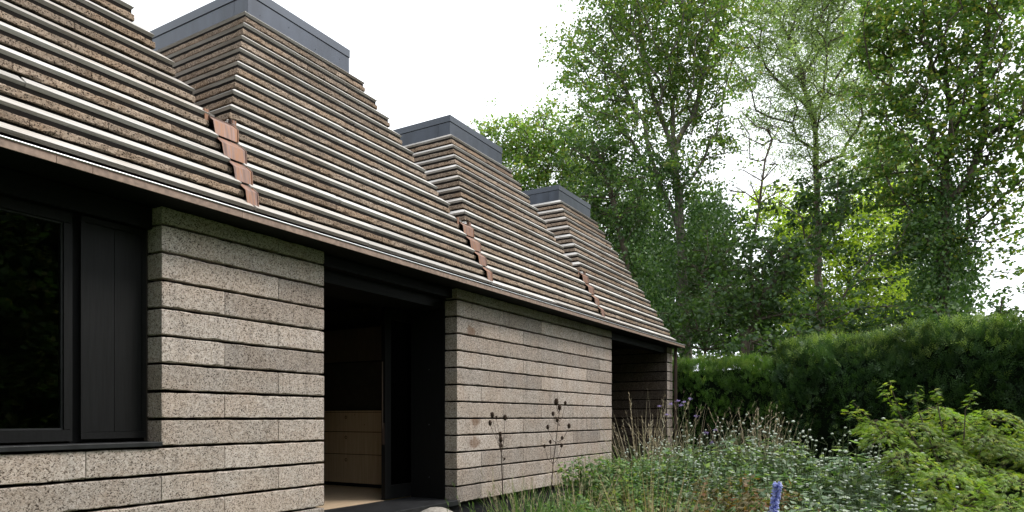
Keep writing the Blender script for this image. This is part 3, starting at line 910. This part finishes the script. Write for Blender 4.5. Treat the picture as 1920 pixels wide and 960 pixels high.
# the wood closing the view behind
n = 0; FC = []
for (px, py, rx, ry, t) in ((1160, 560, 90, 120, 33), (1250, 540, 80, 130, 32), (1330, 540, 60, 120, 34), (1390, 600, 70, 90, 33), (1460, 580, 70, 110, 34), (1540, 600, 70, 80, 35), (1620, 640, 80, 40, 35), (1700, 560, 60, 110, 33),
                            (1760, 600, 60, 80, 34), (1840, 640, 80, 36, 34), (1930, 640, 60, 40, 34), (1100, 480, 60, 90, 34), (1500, 450, 40, 80, 36), (1720, 420, 50, 80, 36), (1780, 500, 50, 80, 36), (1660, 330, 60, 80, 38), (1330, 420, 50, 70, 36), (1200, 420, 60, 70, 36)):
    c = at(px, py, t); q = t / FPX
    FC.append(ellip(c, np.array([rx * q, rx * q * .8, ry * q]), int(rx * ry * .010)))
FC = np.concatenate(FC)
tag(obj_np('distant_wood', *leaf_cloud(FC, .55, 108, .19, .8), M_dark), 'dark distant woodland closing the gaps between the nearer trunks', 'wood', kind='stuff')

# trees on the far side of the garden, mirrored in the window, plus unseen ones added to dim the left
def garden_tree(name, label, base, h, lobes, group):
    b = np.array(base); root = empty(name, tuple(b), label, 'tree', group)
    obj_np('trunk', *polytube([(0, 0, -.1), (.05, 0, h * .3), (0, .06, h * .55), (0, 0, h * .85)], (.25, .2, .14, .06)), M_bark, root, True)
    C = np.concatenate([ellip(np.array(c), np.array(r), n) for c, r, n in lobes])
    obj_np('crown', *leaf_cloud(C, .5, 60, .24, .8), M_syc, root)
    return root
g0 = garden_tree('garden_tree', 'dark tree across the garden, seen only as a reflection in the window', (9.5, -17, 0), 12,
                 [((0, 0, 8), (3.0, 3.0, 3.2), 220), ((-1.5, .5, 5), (2.4, 2.4, 2.2), 130), ((1.8, -.4, 5.4), (2.3, 2.3, 2.2), 130), ((0, 0, 2.2), (3.0, 2.4, 2.0), 260)], 'trees across the garden')
for (x, y, rz, sc, lab) in ((4.5, -18, 1.0, 1.0, 'dark tree across the garden opposite the window'), (14.5, -17.5, 2.1, .95, 'dark tree across the garden opposite the long cork wall'),
                            (0, -16, 3.0, .9, 'dark tree across the garden behind the camera'), (19.5, -19, 4.0, 1.0, 'dark tree across the garden opposite the porch'), (-6, -15, 5.0, .95, 'dark tree across the garden behind the camera to the left'),
                            (-10, -8.5, .5, 1.1, 'unseen tree added left of the camera to block low sky'), (-11, -2, 1.7, 1.2, 'unseen tree added off the left end of the house to block low sky'), (-10, 5, 2.9, 1.2, 'unseen tree added behind the left end of the house to block low sky'), (-9, 11, 3.9, 1.2, 'unseen tree added far behind the left end of the house to block low sky')):  # the last four are unseen, added to darken left-facing sides
    copy_tree(g0, (x, y, 0), rz, sc, lab)

# ------------------------------------------------------------------ clipped yew hedges
def hedge(name, label, p0, p1, h, wd, n, mat, amp=.14, seed=0, tipmat=None):
    r = np.random.default_rng(seed)
    a, b = np.array([*p0, 0.]), np.array([*p1, 0.])
    ln = np.linalg.norm(b - a); ax = (b - a) / ln; sd = np.array([ax[1], -ax[0], 0.])
    root = empty(name, tuple((a + b) / 2), label, 'hedge')
    ph = r.uniform(0, 6.28, 12)
    def bump(u, v):
        return amp * (np.sin(u * 1.7 + ph[0] + v) * .5 + np.sin(u * 3.3 + 2.1 * v + ph[1]) * .35 + np.sin(v * 2.9 + u * .8 + ph[2]) * .4 + np.sin(u * 6.1 + v * 4.3 + ph[3]) * .28)
    def surf(u, w):
        """u along 0..1, w round the section 0..1 (front foot, top, back foot)"""
        L = u * ln
        ang = w * PI
        e = .45
        cx = np.sign(np.cos(ang)) * np.abs(np.cos(ang)) ** e; cz = np.abs(np.sin(ang)) ** e
        endf = np.clip(np.minimum(L, ln - L) / .7, 0.02, 1) ** .4
        d = bump(L, w * 5)
        off = cx * (wd / 2 + d) * endf
        z = cz * (h * (.93 + .07 * endf) + d * .8)
        return a[None] + ax[None] * L[:, None] + sd[None] * off[:, None] + np.array([0, 0, 1.])[None] * z[:, None]
    ctr = (a + b) / 2
    nu, nw = int(ln / .2), 26
    U, Wq = np.meshgrid(np.linspace(0, 1, nu + 1), np.linspace(0, 1, nw + 1), indexing='ij')
    V = surf(U.ravel(), Wq.ravel())
    mid = a[None] + ax[None] * (U.ravel() * ln)[:, None]
    V = mid + (V - mid) * (.86, .86, .93)
    i, j = np.meshgrid(np.arange(nu), np.arange(nw), indexing='ij'); i = i.ravel(); j = j.ravel(); s_ = nw + 1
    Q = np.stack([i * s_ + j, (i + 1) * s_ + j, (i + 1) * s_ + j + 1, i * s_ + j + 1], 1)
    obj_np('dark_core', V - ctr, Q, M_hcore, root)  # added dark infill that closes the view through the sprigs
    # sprigs: short feathered shoots
    m_ = 9
    u0 = r.random(n // m_ + 1); w0 = .03 + .94 * r.random(n // m_ + 1); d0 = r.uniform(-.12, .10, n // m_ + 1); t0 = r.beta(1.5, 2.2, n // m_ + 1); a0 = r.normal(size=(n // m_ + 1, 3))
    u = np.clip(np.repeat(u0, m_)[:n] + r.normal(0, .05, n) / ln, 0, 1); w = np.clip(np.repeat(w0, m_)[:n] + r.normal(0, .009, n), .01, .99)
    Pp = surf(u, w); mid = a[None] + ax[None] * (u * ln)[:, None] + np.array([0, 0, h * .45])
    out = unit(Pp - mid)
    dep = np.abs(r.normal(0, .05, n)) + np.repeat(d0, m_)[:n]; Pp = Pp - out * dep[:, None]
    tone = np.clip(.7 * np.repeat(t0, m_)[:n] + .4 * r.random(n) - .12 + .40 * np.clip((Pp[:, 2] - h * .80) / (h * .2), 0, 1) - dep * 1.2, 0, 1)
    A = unit(out + r.normal(size=(n, 3)) * .42 + np.repeat(a0, m_, 0)[:n] * .35 + (0, 0, .4))
    k = 6
    N0 = unit(np.cross(A, r.normal(size=(n, 3))))
    S0 = np.cross(N0, A)
    Ls = r.uniform(.06, .15, n)
    PP, AA, NN, LL = [], [], [], []
    for q in range(k):
        f = q / (k - 1)
        sgn = 1 if q % 2 else -1
        PP.append(Pp + A * (Ls * f * .8)[:, None]); AA.append(A * .75 + S0 * sgn * (.75 if q < k - 1 else 0)); NN.append(N0); LL.append(Ls * (.52 - .2 * f))
    PP = np.stack(PP, 1).reshape(-1, 3); AA = np.stack(AA, 1).reshape(-1, 3); NN = np.stack(NN, 1).reshape(-1, 3); LL = np.stack(LL, 1).ravel()
    V, Q = leaves(PP - ctr, AA, NN, LL, LL * .34, .05)
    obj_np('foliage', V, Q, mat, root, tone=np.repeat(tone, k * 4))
    return root
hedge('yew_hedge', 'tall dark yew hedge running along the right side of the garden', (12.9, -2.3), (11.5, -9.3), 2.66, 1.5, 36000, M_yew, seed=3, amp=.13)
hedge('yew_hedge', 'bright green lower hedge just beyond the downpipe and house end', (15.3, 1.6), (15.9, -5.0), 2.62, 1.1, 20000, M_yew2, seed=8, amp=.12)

# ------------------------------------------------------------------ Japanese maple
def acer():
    t = 6.4
    base = gnd(1800, t)
    root = empty('japanese_maple', tuple(base), 'cut-leaved Japanese maple in layered lime green mounds at lower right', 'shrub')
    pads = [(1700, 800, 75, 22, 6.6), (1790, 790, 62, 22, 6.8), (1640, 798, 42, 14, 6.5), (1750, 838, 74, 20, 6.6), (1850, 842, 60, 18, 6.6), (1800, 874, 60, 20, 6.3), (1860, 890, 56, 18, 6.2), (1825, 930, 62, 18, 5.9), (1700, 885, 44, 16, 6.2), (1660, 822, 48, 14, 6.4), (1860, 786, 58, 26, 6.7), (1845, 826, 70, 22, 6.5), (1695, 858, 54, 22, 6.1), 
            (1905, 852, 60, 24, 6.4), (1935, 810, 40, 24, 6.7), (1770, 896, 70, 24, 5.8), (1905, 905, 75, 24, 5.8), (1740, 930, 55, 20, 5.7), (1890, 950, 80, 24, 5.6),
            (1790, 962, 70, 22, 5.5), (1960, 940, 60, 30, 5.6), (1860, 1000, 100, 24, 5.4), (1760, 772, 40, 12, 6.8), (1720, 1000, 60, 22, 5.4), (1960, 870, 50, 26, 6.2)]
    PP, DD, brA, brB, brR = [], [], [], [], []
    hub = base + np.array([0, 0, .45])
    brA.append(base + (0, 0, -.05)); brB.append(hub); brR.append((.045, .032))
    for (px, py, rx, ry, tt) in pads:
        c = at(px, py + ry * .45, tt); s = tt / FPX
        R = np.array([rx * s, rx * s * .9, ry * s * 1.05])
        n = int(250 * R[0] * R[0] / .09) + 50
        g = rng.uniform(0, 2 * PI, n); rr = np.sqrt(rng.random(n))
        wob = 1 + .18 * np.sin(3 * g + rng.uniform(0, 6)) + .12 * np.sin(7 * g + rng.uniform(0, 6))
        x = np.cos(g) * rr * wob; y = np.sin(g) * rr * wob
        z = (1 - rr ** 2) ** .6 - .55 * rr ** 3 + rng.normal(0, .09, n) - (rng.random(n) < .15) * rng.random(n) * .6
        p = c + np.stack([x * R[0], y * R[1], z * R[2]], 1)
        PP.append(p); DD.append(np.stack([np.cos(g) * (.4 + rr), np.sin(g) * (.4 + rr), -.15 - .5 * rr], 1) + rng.normal(size=(n, 3)) * .35)
        ctl = (hub + c) / 2 + (0, 0, .12)
        prev = hub
        for q in range(1, 6):
            u = q / 5; nx = (1 - u) ** 2 * hub + 2 * u * (1 - u) * ctl + u * u * (c + (0, 0, R[2] * .3))
            brA.append(prev); brB.append(nx); brR.append((.022 * (1.15 - u), .022 * (1.0 - u) + .004)); prev = nx
        for _ in range(14):
            e = p[int(rng.integers(n))]
            m = (prev + e) / 2 + (0, 0, .04)
            brA += [prev, m]; brB += [m, e]; brR += [(.006, .004), (.004, .002)]
    # leading shoots above the dome
    for (x0, y0, x1, y1) in ((1690, 785, 1667, 712), (1640, 795, 1600, 755), (1760, 770, 1755, 728), (1810, 770, 1828, 732), (1690, 780, 1655, 735), (1722, 770, 1716, 730), (1640, 800, 1582, 772), (1780, 850, 1774, 828)):
        a, b = at(x0, y0, 6.5), at(x1, y1, 6.5)
        brA += [hub, a]; brB += [a, b]; brR += [(.008, .005), (.005, .002)]
        n = 26
        u = rng.uniform(.2, 1.05, n)[:, None]
        PP.append(a + (b - a) * u + rng.normal(0, .025, (n, 3))); DD.append(rdir(n) * (1, 1, .3) - (0, 0, .25))
    PP = np.concatenate(PP); DD = unit(np.concatenate(DD)); n = len(PP)
    N = unit(rdir(n) * .5 + (0, 0, 1)); Sd = unit(np.cross(N, DD))
    L = rng.uniform(.038, .070, n)
    parts = []
    for q, (an, k) in enumerate(((-62, .5), (-40, .75), (-20, .95), (0, 1.1), (20, .95), (40, .75), (62, .5))):
        an = math.radians(an)
        A = DD * math.cos(an) + Sd * math.sin(an) - np.array([0, 0, .15 * abs(math.sin(an))])
        parts.append(leaves(PP, A, N, L * k, .0052, .2))
    # keep each leaf's lobes in one island: share the base vertex
    V = np.concatenate([v.reshape(n, 4, 3) for v, _ in parts], 1)          # n, 28, 3
    idx = np.arange(28); idx[4::4] = 0
    qd = idx.reshape(7, 4)
    Q = (qd[None] + (np.arange(n) * 28)[:, None, None]).reshape(-1, 4)
    obj_np('crown', V.reshape(-1, 3) - base, Q, M_acer, root)
    brR = np.array(brR)
    obj_np('trunk', *(lambda v, q: (v - base, q))(*tubes(brA, brB, brR[:, 0], brR[:, 1], 6)), M_bark, root, True)
acer()

# ------------------------------------------------------------------ garden bed
def bent(P0, D, L, bend, seg):
    """polyline points of bent stems/blades, (n, seg+1, 3)"""
    n = len(P0); pts = [P0]; d = unit(D.copy())
    for q in range(seg):
        d = unit(d + np.array([0, 0, -1.]) * np.broadcast_to(bend, (n,))[:, None] / seg + rng.normal(0, .03, (n, 3)))
        pts.append(pts[-1] + d * (np.broadcast_to(L, (n,)) / seg)[:, None])
    return np.stack(pts, 1)

def stem_mesh(pts, r0, r1, sides=4):
    n, s, _ = pts.shape
    rr = np.linspace(r0, r1, s)
    return join([tubes(pts[:, q], pts[:, q + 1], np.full(n, rr[q]), np.full(n, rr[q + 1]), sides) for q in range(s - 1)])

def blade_mesh(pts, wd):
    n, s, _ = pts.shape
    side = unit(np.cross(pts[:, -1] - pts[:, 0] + rng.normal(0, .2, (n, 3)), rdir(n)))
    prof = np.sin(np.linspace(.35, 1, s) * PI) ** .8 + .04
    l = pts + side[:, None] * (wd * prof)[None, :, None]; r = pts - side[:, None] * (wd * prof)[None, :, None]
    V = np.stack([l, r], 2).reshape(n, -1, 3)
    q = np.array([[2 * i, 2 * i + 1, 2 * i + 3, 2 * i + 2] for i in range(s - 1)])
    return V.reshape(-1, 3), (q[None] + (np.arange(n) * 2 * s)[:, None, None]).reshape(-1, 4)

def balls(C, r, zs=1.0, nlat=5, nlon=8):
    r = np.broadcast_to(r, (len(C),))
    th = np.linspace(0, PI, nlat + 1); ph = np.arange(nlon) * 2 * PI / nlon
    T_, P_ = np.meshgrid(th, ph, indexing='ij')
    u = np.stack([np.sin(T_) * np.cos(P_), np.sin(T_) * np.sin(P_), np.cos(T_) * zs], -1).reshape(-1, 3)
    V = (np.asarray(C)[:, None] + u[None] * r[:, None, None]).reshape(-1, 3)
    q = np.array([[a * nlon + b, (a + 1) * nlon + b, (a + 1) * nlon + (b + 1) % nlon, a * nlon + (b + 1) % nlon] for a in range(nlat) for b in range(nlon)])
    return V, (q[None] + (np.arange(len(C)) * len(u))[:, None, None]).reshape(-1, 4)

def perennial(name, label, loc, h, rad, n, mat, heads=None, head_r=.012, leaf=.075, aspect=.5, per=15, group=None, cat='plant', top=.75, headfrac=.5):
    root = empty(name, tuple(loc), label, cat, group)
    g = rng.uniform(0, 2 * PI, n); rr = np.sqrt(rng.random(n))
    P0 = np.stack([np.cos(g) * rr * rad * .6, np.sin(g) * rr * rad * .6, np.full(n, -.02)], 1)
    D = np.stack([np.cos(g) * rr * rad * .6, np.sin(g) * rr * rad * .6, np.full(n, h)], 1) + rng.normal(0, .06 * h, (n, 3))
    L = h * rng.uniform(.62, 1.05, n)
    pts = bent(P0, D, L, .12, 6)
    tag(obj_np('stems', *stem_mesh(pts, .0042, .0016, 4), M_stem, root, True), kind='stuff')
    u = np.clip(rng.beta(1.6, 1.2, (n, per)) * top, .05, .98) * 6
    i = np.minimum(u.astype(int), 5); f = (u - i)[..., None]
    rows = np.arange(n)[:, None]
    Pn = (pts[rows, i] * (1 - f) + pts[rows, i + 1] * f).reshape(-1, 3)
    k = len(Pn)
    A = rdir(k) * (1, 1, .4) + (0, 0, .05)
    Lf = leaf * rng.uniform(.5, 1.25, k) * (1.15 - .5 * (u / 6).ravel())
    V1, Q1 = leaves(Pn, A, rdir(k) * .5 + (0, 0, 1), Lf, Lf * aspect)
    obj_np('leaves', V1, Q1, mat, root)
    if heads is not None:
        sel = (rng.random(n) < headfrac) & (L > h * .8)
        # two or three short stalks with a head each
        E = pts[sel, -1]; E = np.repeat(E, 2, 0)[rng.random(len(E) * 2) < .75]; T2 = E + np.stack([rng.normal(0, .035, len(E)), rng.normal(0, .035, len(E)), rng.uniform(.0, .10, len(E))], 1)
        tag(obj_np('stalks', *tubes(E, T2, .0016, .0012, 3), M_stem, root), kind='stuff')
        tag(obj_np('seed_heads', *balls(T2, head_r * 1.0 * rng.uniform(.7, 1.15, len(T2)), .8), heads, root, True), kind='stuff')
    return root

def grass(name, label, loc, h, n, rad, lean, mat, group=None, plume=None, wd=.004, bend=.5, green=0, lean_dir=None):
    root = empty(name, tuple(loc), label, 'grass', group)
    g = rng.uniform(0, 2 * PI, n); rr = np.sqrt(rng.random(n))
    P0 = np.stack([np.cos(g) * rr * rad, np.sin(g) * rr * rad, np.full(n, -.02)], 1)
    D = np.stack([np.cos(g) * rr * lean, np.sin(g) * rr * lean, np.ones(n)], 1) + rng.normal(0, .05, (n, 3))
    if lean_dir is not None: D = D + np.array([*lean_dir, 0.])
    L = h * rng.uniform(.6, 1.06, n)
    pts = bent(P0, D, L, bend, 7)
    obj_np('blades', *blade_mesh(pts, wd), mat, root)
    if plume is not None:
        sel = rng.random(n) < .5
        Pq = pts[sel][:, 4:]
        m = len(Pq); k = 16
        u = rng.random((m, k)) * 2.99; i = u.astype(int); f = (u - i)[..., None]; rows = np.arange(m)[:, None]
        B = (Pq[rows, i] * (1 - f) + Pq[rows, i + 1] * f).reshape(-1, 3)
        ax = np.repeat(unit(Pq[:, -1] - Pq[:, 0]), k, 0) + rdir(m * k) * .35
        obj_np('plumes', *leaves(B, ax, rdir(m * k), .05, .007), plume, root)
    if green:
        g = rng.uniform(0, 2 * PI, green); rr = np.sqrt(rng.random(green))
        P0 = np.stack([np.cos(g) * rr * rad, np.sin(g) * rr * rad, np.full(green, -.02)], 1)
        D = np.stack([np.cos(g) * rr * lean * 1.3, np.sin(g) * rr * lean * 1.3, np.ones(green)], 1)
        pts = bent(P0, D, h * .70 * rng.uniform(.6, 1.05, green), .8, 6)
        obj_np('green_blades', *blade_mesh(pts, wd * 1.2), M_grass, root)
    return root

def hgt(py, t): return 1.40 - (py - HY) / FPX * t       # height of something seen at row py

# pale-headed scabious drifts
SC = 'scabious clump with pale round seed heads in the middle of the flower bed'
GR = 'scabious clumps filling the flower bed'
protos = []
spots = []
for (x, y, t) in ((1290, 815, 9.0), (1345, 830, 8.6), (1400, 815, 8.4), (1450, 812, 8.0), (1500, 820, 7.8), (1545, 808, 7.4), (1585, 815, 7.2), (1625, 838, 6.9), (1655, 828, 6.8), (1560, 850, 6.6), (1490, 850, 6.8), (1430, 850, 7.2),
                  (1370, 850, 7.6), (1310, 860, 7.8), (1260, 840, 8.8), (1225, 850, 9.4), (1255, 880, 7.8), (1610, 880, 6.0), (1520, 890, 5.9), (1680, 895, 5.6), (1345, 890, 6.6), (1640, 930, 5.2), (1560, 930, 5.2), (1295, 900, 6.8), (1200, 866, 8.6), (1275, 822, 9.3), (1235, 835, 9.0), (1330, 818, 8.9), (1475, 806, 8.2), (1250, 828, 9.9), (1310, 806, 9.6), (1365, 802, 9.2), (1415, 800, 8.7), (1190, 845, 9.3), (1222, 838, 9.7), (1380, 835, 8.2), (1520, 838, 7.1), (1600, 850, 6.5), (1700, 855, 6.4), (1720, 930, 5.0)):
    spots.append((x, y, t))
ORD = ['first', 'second', 'third', 'fourth', 'fifth', 'sixth', 'seventh', 'eighth', 'ninth', 'tenth', 'eleventh', 'twelfth', 'thirteenth', 'fourteenth', 'fifteenth', 'sixteenth', 'seventeenth', 'eighteenth', 'nineteenth', 'twentieth']
def row_of(t): return 'back' if t > 8.1 else ('middle' if t > 6.45 else 'front')
rows_ = {r: sorted(x for x, y, t in spots if row_of(t) == r) for r in ('back', 'middle', 'front')}
for i, (x, y, t) in enumerate(spots):
    h = hgt(y, t) * rng.uniform(.90, 1.06)
    SC = 'scabious clump with pale round seed heads, %s from the left in the %s row' % (ORD[rows_[row_of(t)].index(x)], row_of(t))
    loc = gnd(x, t)
    if i < 5:
        protos.append(perennial('scabious_clump', SC, loc, 1.0, .30, 34, M_per if i % 4 != 1 else M_per2, M_seed, .0115, per=40, leaf=.105, group=GR, cat='plant', top=.9))
        protos[-1].scale = (h,) * 3
    else:
        c_ = copy_tree(protos[i % 5], tuple(loc), rng.uniform(0, 6.28), h, SC)
        c_.scale = (h * rng.uniform(.95, 1.3), h * rng.uniform(.95, 1.3), h)

# leafy plants along the wall foot and the front of the bed
for (nm, lab, x, y, t, mat, n, leaf) in (
    ('leafy_perennial', 'green leafy perennial with nodding buds against the far end of the cork wall', 1118, 850, 8.6, M_per2, 30, .10),
    ('leafy_perennial', 'fresh green leafy perennial below the porch opening', 1175, 880, 8.0, M_per2, 46, .09),
    ('leafy_perennial', 'grey-green leafy plant at the foot of the straw reed grass', 1205, 860, 8.9, M_per, 46, .09),
    ('leafy_perennial', 'dark green leafy plant hiding the foot of the porch corner', 1142, 850, 8.9, M_per2, 52, .10),
    ('leafy_perennial', 'bright green leafy plant low beside the blond grass', 1150, 925, 6.6, M_per2, 44, .09),
    ('leafy_perennial', 'lush green plant at the bottom edge left of the blue flower spike', 1330, 925, 5.6, M_per2, 46, .08),
    ('fading_perennial', 'rust-tinted fading plant behind the blue flower spike', 1405, 890, 6.0, M_rust, 44, .085),
    ('fading_perennial', 'olive and rust fading plant left of the blue flower spike at the bottom edge', 1385, 930, 5.2, M_rust, 34, .075),
    ('leafy_perennial', 'grey-green broad leaved plant at the bottom edge right of the blue flower spike', 1500, 935, 5.0, M_per, 40, .085),
    ('leafy_perennial', 'grey-green plant at the bottom edge under the Japanese maple', 1620, 945, 4.9, M_per, 40, .08),
    ('leafy_perennial', 'small green plant at the foot of the wall near the teasels', 1075, 925, 7.4, M_per2, 26, .07),
    ('leafy_perennial', 'low green plant between the two teasels', 985, 935, 6.6, M_per2, 18, .05),
    ('leafy_perennial', 'dense green plant at the bottom edge in the middle of the bed', 1255, 930, 5.8, M_per2, 46, .08)):
    perennial(nm, lab, gnd(x, t), hgt(y, t), .36, int(n * 1.5), mat, per=48, leaf=leaf * 1.1, aspect=.55, cat='plant', top=.98)
# bronze grasses and straw
grass('reed_grass', 'tall straw-coloured reed grass in front of the porch', gnd(1212, 9.6), hgt(724, 9.6), 80, .14, .40, M_straw, plume=M_straw, bend=.34, green=260, lean_dir=(.05, -.05), wd=.0030)
grass('reed_grass', 'brown tangled grass in front of the downpipe', gnd(1300, 10.2), hgt(738, 10.2), 90, .20, .55, M_straw, plume=M_straw, bend=.5, green=200, wd=.0028)
grass('reed_grass', 'upright fan of pale dry stems in front of the dark hedge', gnd(1425, 8.9), hgt(757, 8.9), 130, .10, .38, M_straw, plume=M_straw, bend=.08, wd=.0032)
grass('feather_grass', 'blond feather grass tuft at the bottom edge below the porch', gnd(1222, 4.7), hgt(900, 4.7) * 1.18, 170, .05, .28, M_blond, bend=.66, wd=.0030)
grass('feather_grass', 'blond feather grass tuft leaning right in the lower middle of the bed', gnd(1262, 4.9), hgt(885, 4.9) * 1.15, 60, .04, .25, M_blond, bend=.75, wd=.0024, lean_dir=(.25, -.3))
grass('feather_grass', 'pale straw grass arching at the bottom edge by the wall foot', gnd(1160, 4.7), hgt(930, 4.7) * 1.15, 70, .08, .6, M_blond, bend=.95, wd=.0030)
grass('meadow_grass', 'green grass tuft at the wall foot between the teasels', gnd(1000, 6.4), hgt(885, 6.4), 200, .12, .45, M_grass, bend=.6, wd=.004)
grass('meadow_grass', 'thin green grass tuft at the foot of the right teasel', gnd(1060, 6.7), hgt(885, 6.7), 130, .10, .45, M_grass, bend=.6, wd=.004)
grass('meadow_grass', 'dry straw stems standing against the cork wall', gnd(965, 6.7), hgt(880, 6.7), 40, .14, .30, M_straw, plume=M_straw, bend=.2, wd=.0022)
grass('meadow_grass', 'dry straw stems at the far end of the cork wall', gnd(1085, 7.2), hgt(850, 7.2), 46, .14, .34, M_straw, plume=M_straw, bend=.2, wd=.0022)
grass('meadow_grass', 'sparse weedy stems at the left end of the bed', gnd(905, 6.3), hgt(900, 6.3), 16, .16, .40, M_straw, plume=M_grass, bend=.25, wd=.002)

# teasels
def teasel(label, x, t, foot, heads, main):
    base = gnd(foot, t)
    root = empty('teasel', tuple(base), label, 'teasel')
    pts = [np.array([base[0], base[1], -.02])] + [at(a, b, t) for a, b in main]
    A, B, R0, R1 = [], [], [], []
    for i, (a, b) in enumerate(zip(pts, pts[1:])):
        A.append(a); B.append(b); R0.append(.0075 - .001 * i); R1.append(.0065 - .001 * i)
    H = []
    for (px, py, j, s) in heads:
        e = at(px, py, t + rng.uniform(-.12, .12)); o = pts[j]
        m = (o + e) / 2 + (0, 0, -.04) + rng.normal(0, .01, 3)
        A += [o, m]; B += [m, e]; R0 += [.003, .0025]; R1 += [.0025, .002]
        H.append((e, s))
    V, Q = tubes(np.array(A) - base, np.array(B) - base, np.array(R0), np.array(R1), 6)
    obj_np('stem', V, Q, M_pipe, root, True)
    for e, s in H:
        c = e - base + (0, 0, .02 * s)
        obj_np('seed_head', *balls([c], .017 * s, 1.7, 8, 10), M_teasel, root, True)
        # spiny bracts
        d = rdir(46); d[:, 2] = d[:, 2] * .8
        obj_np('bracts', *leaves(c + d * .015 * s * (1, 1, 1.6), d + (0, 0, .4), rdir(46), .016 * s, .0025), M_teasel, root)
    return root
teasel('left teasel with a cluster of brown heads against the cork wall', 940, 6.7, 943, [(923, 782, 4, 1.05), (931, 785, 4, .6), (919, 797, 3, 1.0), (947, 787, 3, 1.0), (938, 818, 4, .95), (939, 828, 4, 1.1), (939, 838, 4, .9), (946, 862, 3, .45)],
       [(943, 930), (941, 880), (940, 850), (939, 838)])
teasel('right taller teasel with spreading brown heads against the cork wall', 1040, 7.3, 1032, [(1043, 758, 5, 1.3), (1049, 768, 5, 1.15), (1060, 759, 4, .85), (1037, 779, 4, .9), (1045, 791, 4, .9), (1027, 804, 3, .9), (1067, 802, 3, .95), (1054, 824, 3, .8), (1053, 838, 2, .8), (1032, 831, 2, .8), (1021, 839, 2, .7)],
       [(1033, 920), (1037, 870), (1042, 830), (1046, 795), (1049, 770)])

# verbena with lilac heads
def verbena(label, x, t, stems):
    base = gnd(x, t); root = empty('verbena', tuple(base), label, 'flower')
    A, B, C = [], [], []
    for (a, b) in stems:
        e = at(a, b, t + rng.uniform(-.2, .2)); m = (base + e) / 2 + rng.normal(0, .04, 3); m[2] = e[2] * .55
        A += [base + (0, 0, -.02), m]; B += [m, e]; C.append(e)
    tag(obj_np('stems', *(lambda v, q: (v - base, q))(*tubes(A, B, .003, .002, 4)), M_stem, root), kind='stuff')
    C = np.array(C)
    n = 26
    Pq = np.repeat(C, n, 0) + rng.normal(size=(len(C) * n, 3)) * (.014, .014, .007)
    fh = obj_np('flower_heads', *(lambda v, q: (v - base, q))(*leaves(Pq, rdir(len(Pq)) + (0, 0, .5), rdir(len(Pq)), .016, .012)), M_lilac, root); tag(fh, kind='stuff')
verbena('lilac verbena heads on wiry stems in front of the downpipe', 1280, 9.6, [(1258, 758), (1272, 752), (1277, 760), (1236, 762), (1251, 778), (1305, 780), (1294, 748), (1282, 754), (1320, 812)])
verbena('small lilac verbena low among the scabious left of the dry grass fan', 1330, 8.8, [(1326, 812), (1342, 806), (1334, 830)])

# blue delphinium spike
def delphinium():
    t = 4.6
    base = gnd(1446, t); base_t = at(1449, 960, t); top = at(1459, 906, t)
    root = empty('delphinium', tuple(base), 'single bright blue delphinium spike at the bottom of the picture', 'flower')
    low = at(1442, 1010, t)
    obj_np('stem', *polytube([(0, 0, -.02), low - base, top - base], (.006, .005, .004), 6), M_stem, root, True)
    n = 300
    u = rng.random(n)[:, None]
    c = low + (top - low) * u
    d = rdir(n) * (1, 1, .4); rr = (.034 - .012 * u)
    V, Q = leaves(np.repeat(c + d * rr * .5, 4, 0) + rng.normal(0, .004, (n * 4, 3)), np.repeat(d, 4, 0) + rdir(n * 4) * .8, rdir(n * 4) + np.repeat(d, 4, 0), .022, .018)
    obj_np('petals', V - base, Q, M_blue, root)
    m = 60
    Pl = base + np.stack([rng.normal(0, .06, m), rng.normal(0, .06, m), rng.uniform(.1, .6, m)], 1)
    obj_np('leaves', *(lambda v, q: (v - base, q))(*leaves(Pl, rdir(m), rdir(m) + (0, 0, 1), .11, .06)), M_per2, root)
delphinium()

# low ground cover between the clumps
n = 26000
px = rng.uniform(870, 1960, n); t = rng.uniform(4.4, 12.5, n)
u_ = (px - 960) / FPX
GP = np.stack([t * (CT + u_ * ST), CAM[1] + t * (ST - u_ * CT), np.zeros(n)], 1)
ok = (GP[:, 1] < -.12) & (GP[:, 0] > 5.2)
GP = GP[ok]; n = len(GP)
GP[:, 2] = rng.beta(1.3, 2.0, n) * (.34 + .28 * np.sin(GP[:, 0] * 2.3) * np.sin(GP[:, 1] * 2.9 + 1))
gl = rng.uniform(.04, .09, n)
tag(obj_np('ground_cover', *leaves(GP, rdir(n) * (1, 1, .4) + (0, 0, .15), rdir(n) * .5 + (0, 0, 1), gl, gl * .6), M_per2),
    'low green ground cover between the garden plants', 'ground cover', kind='stuff')
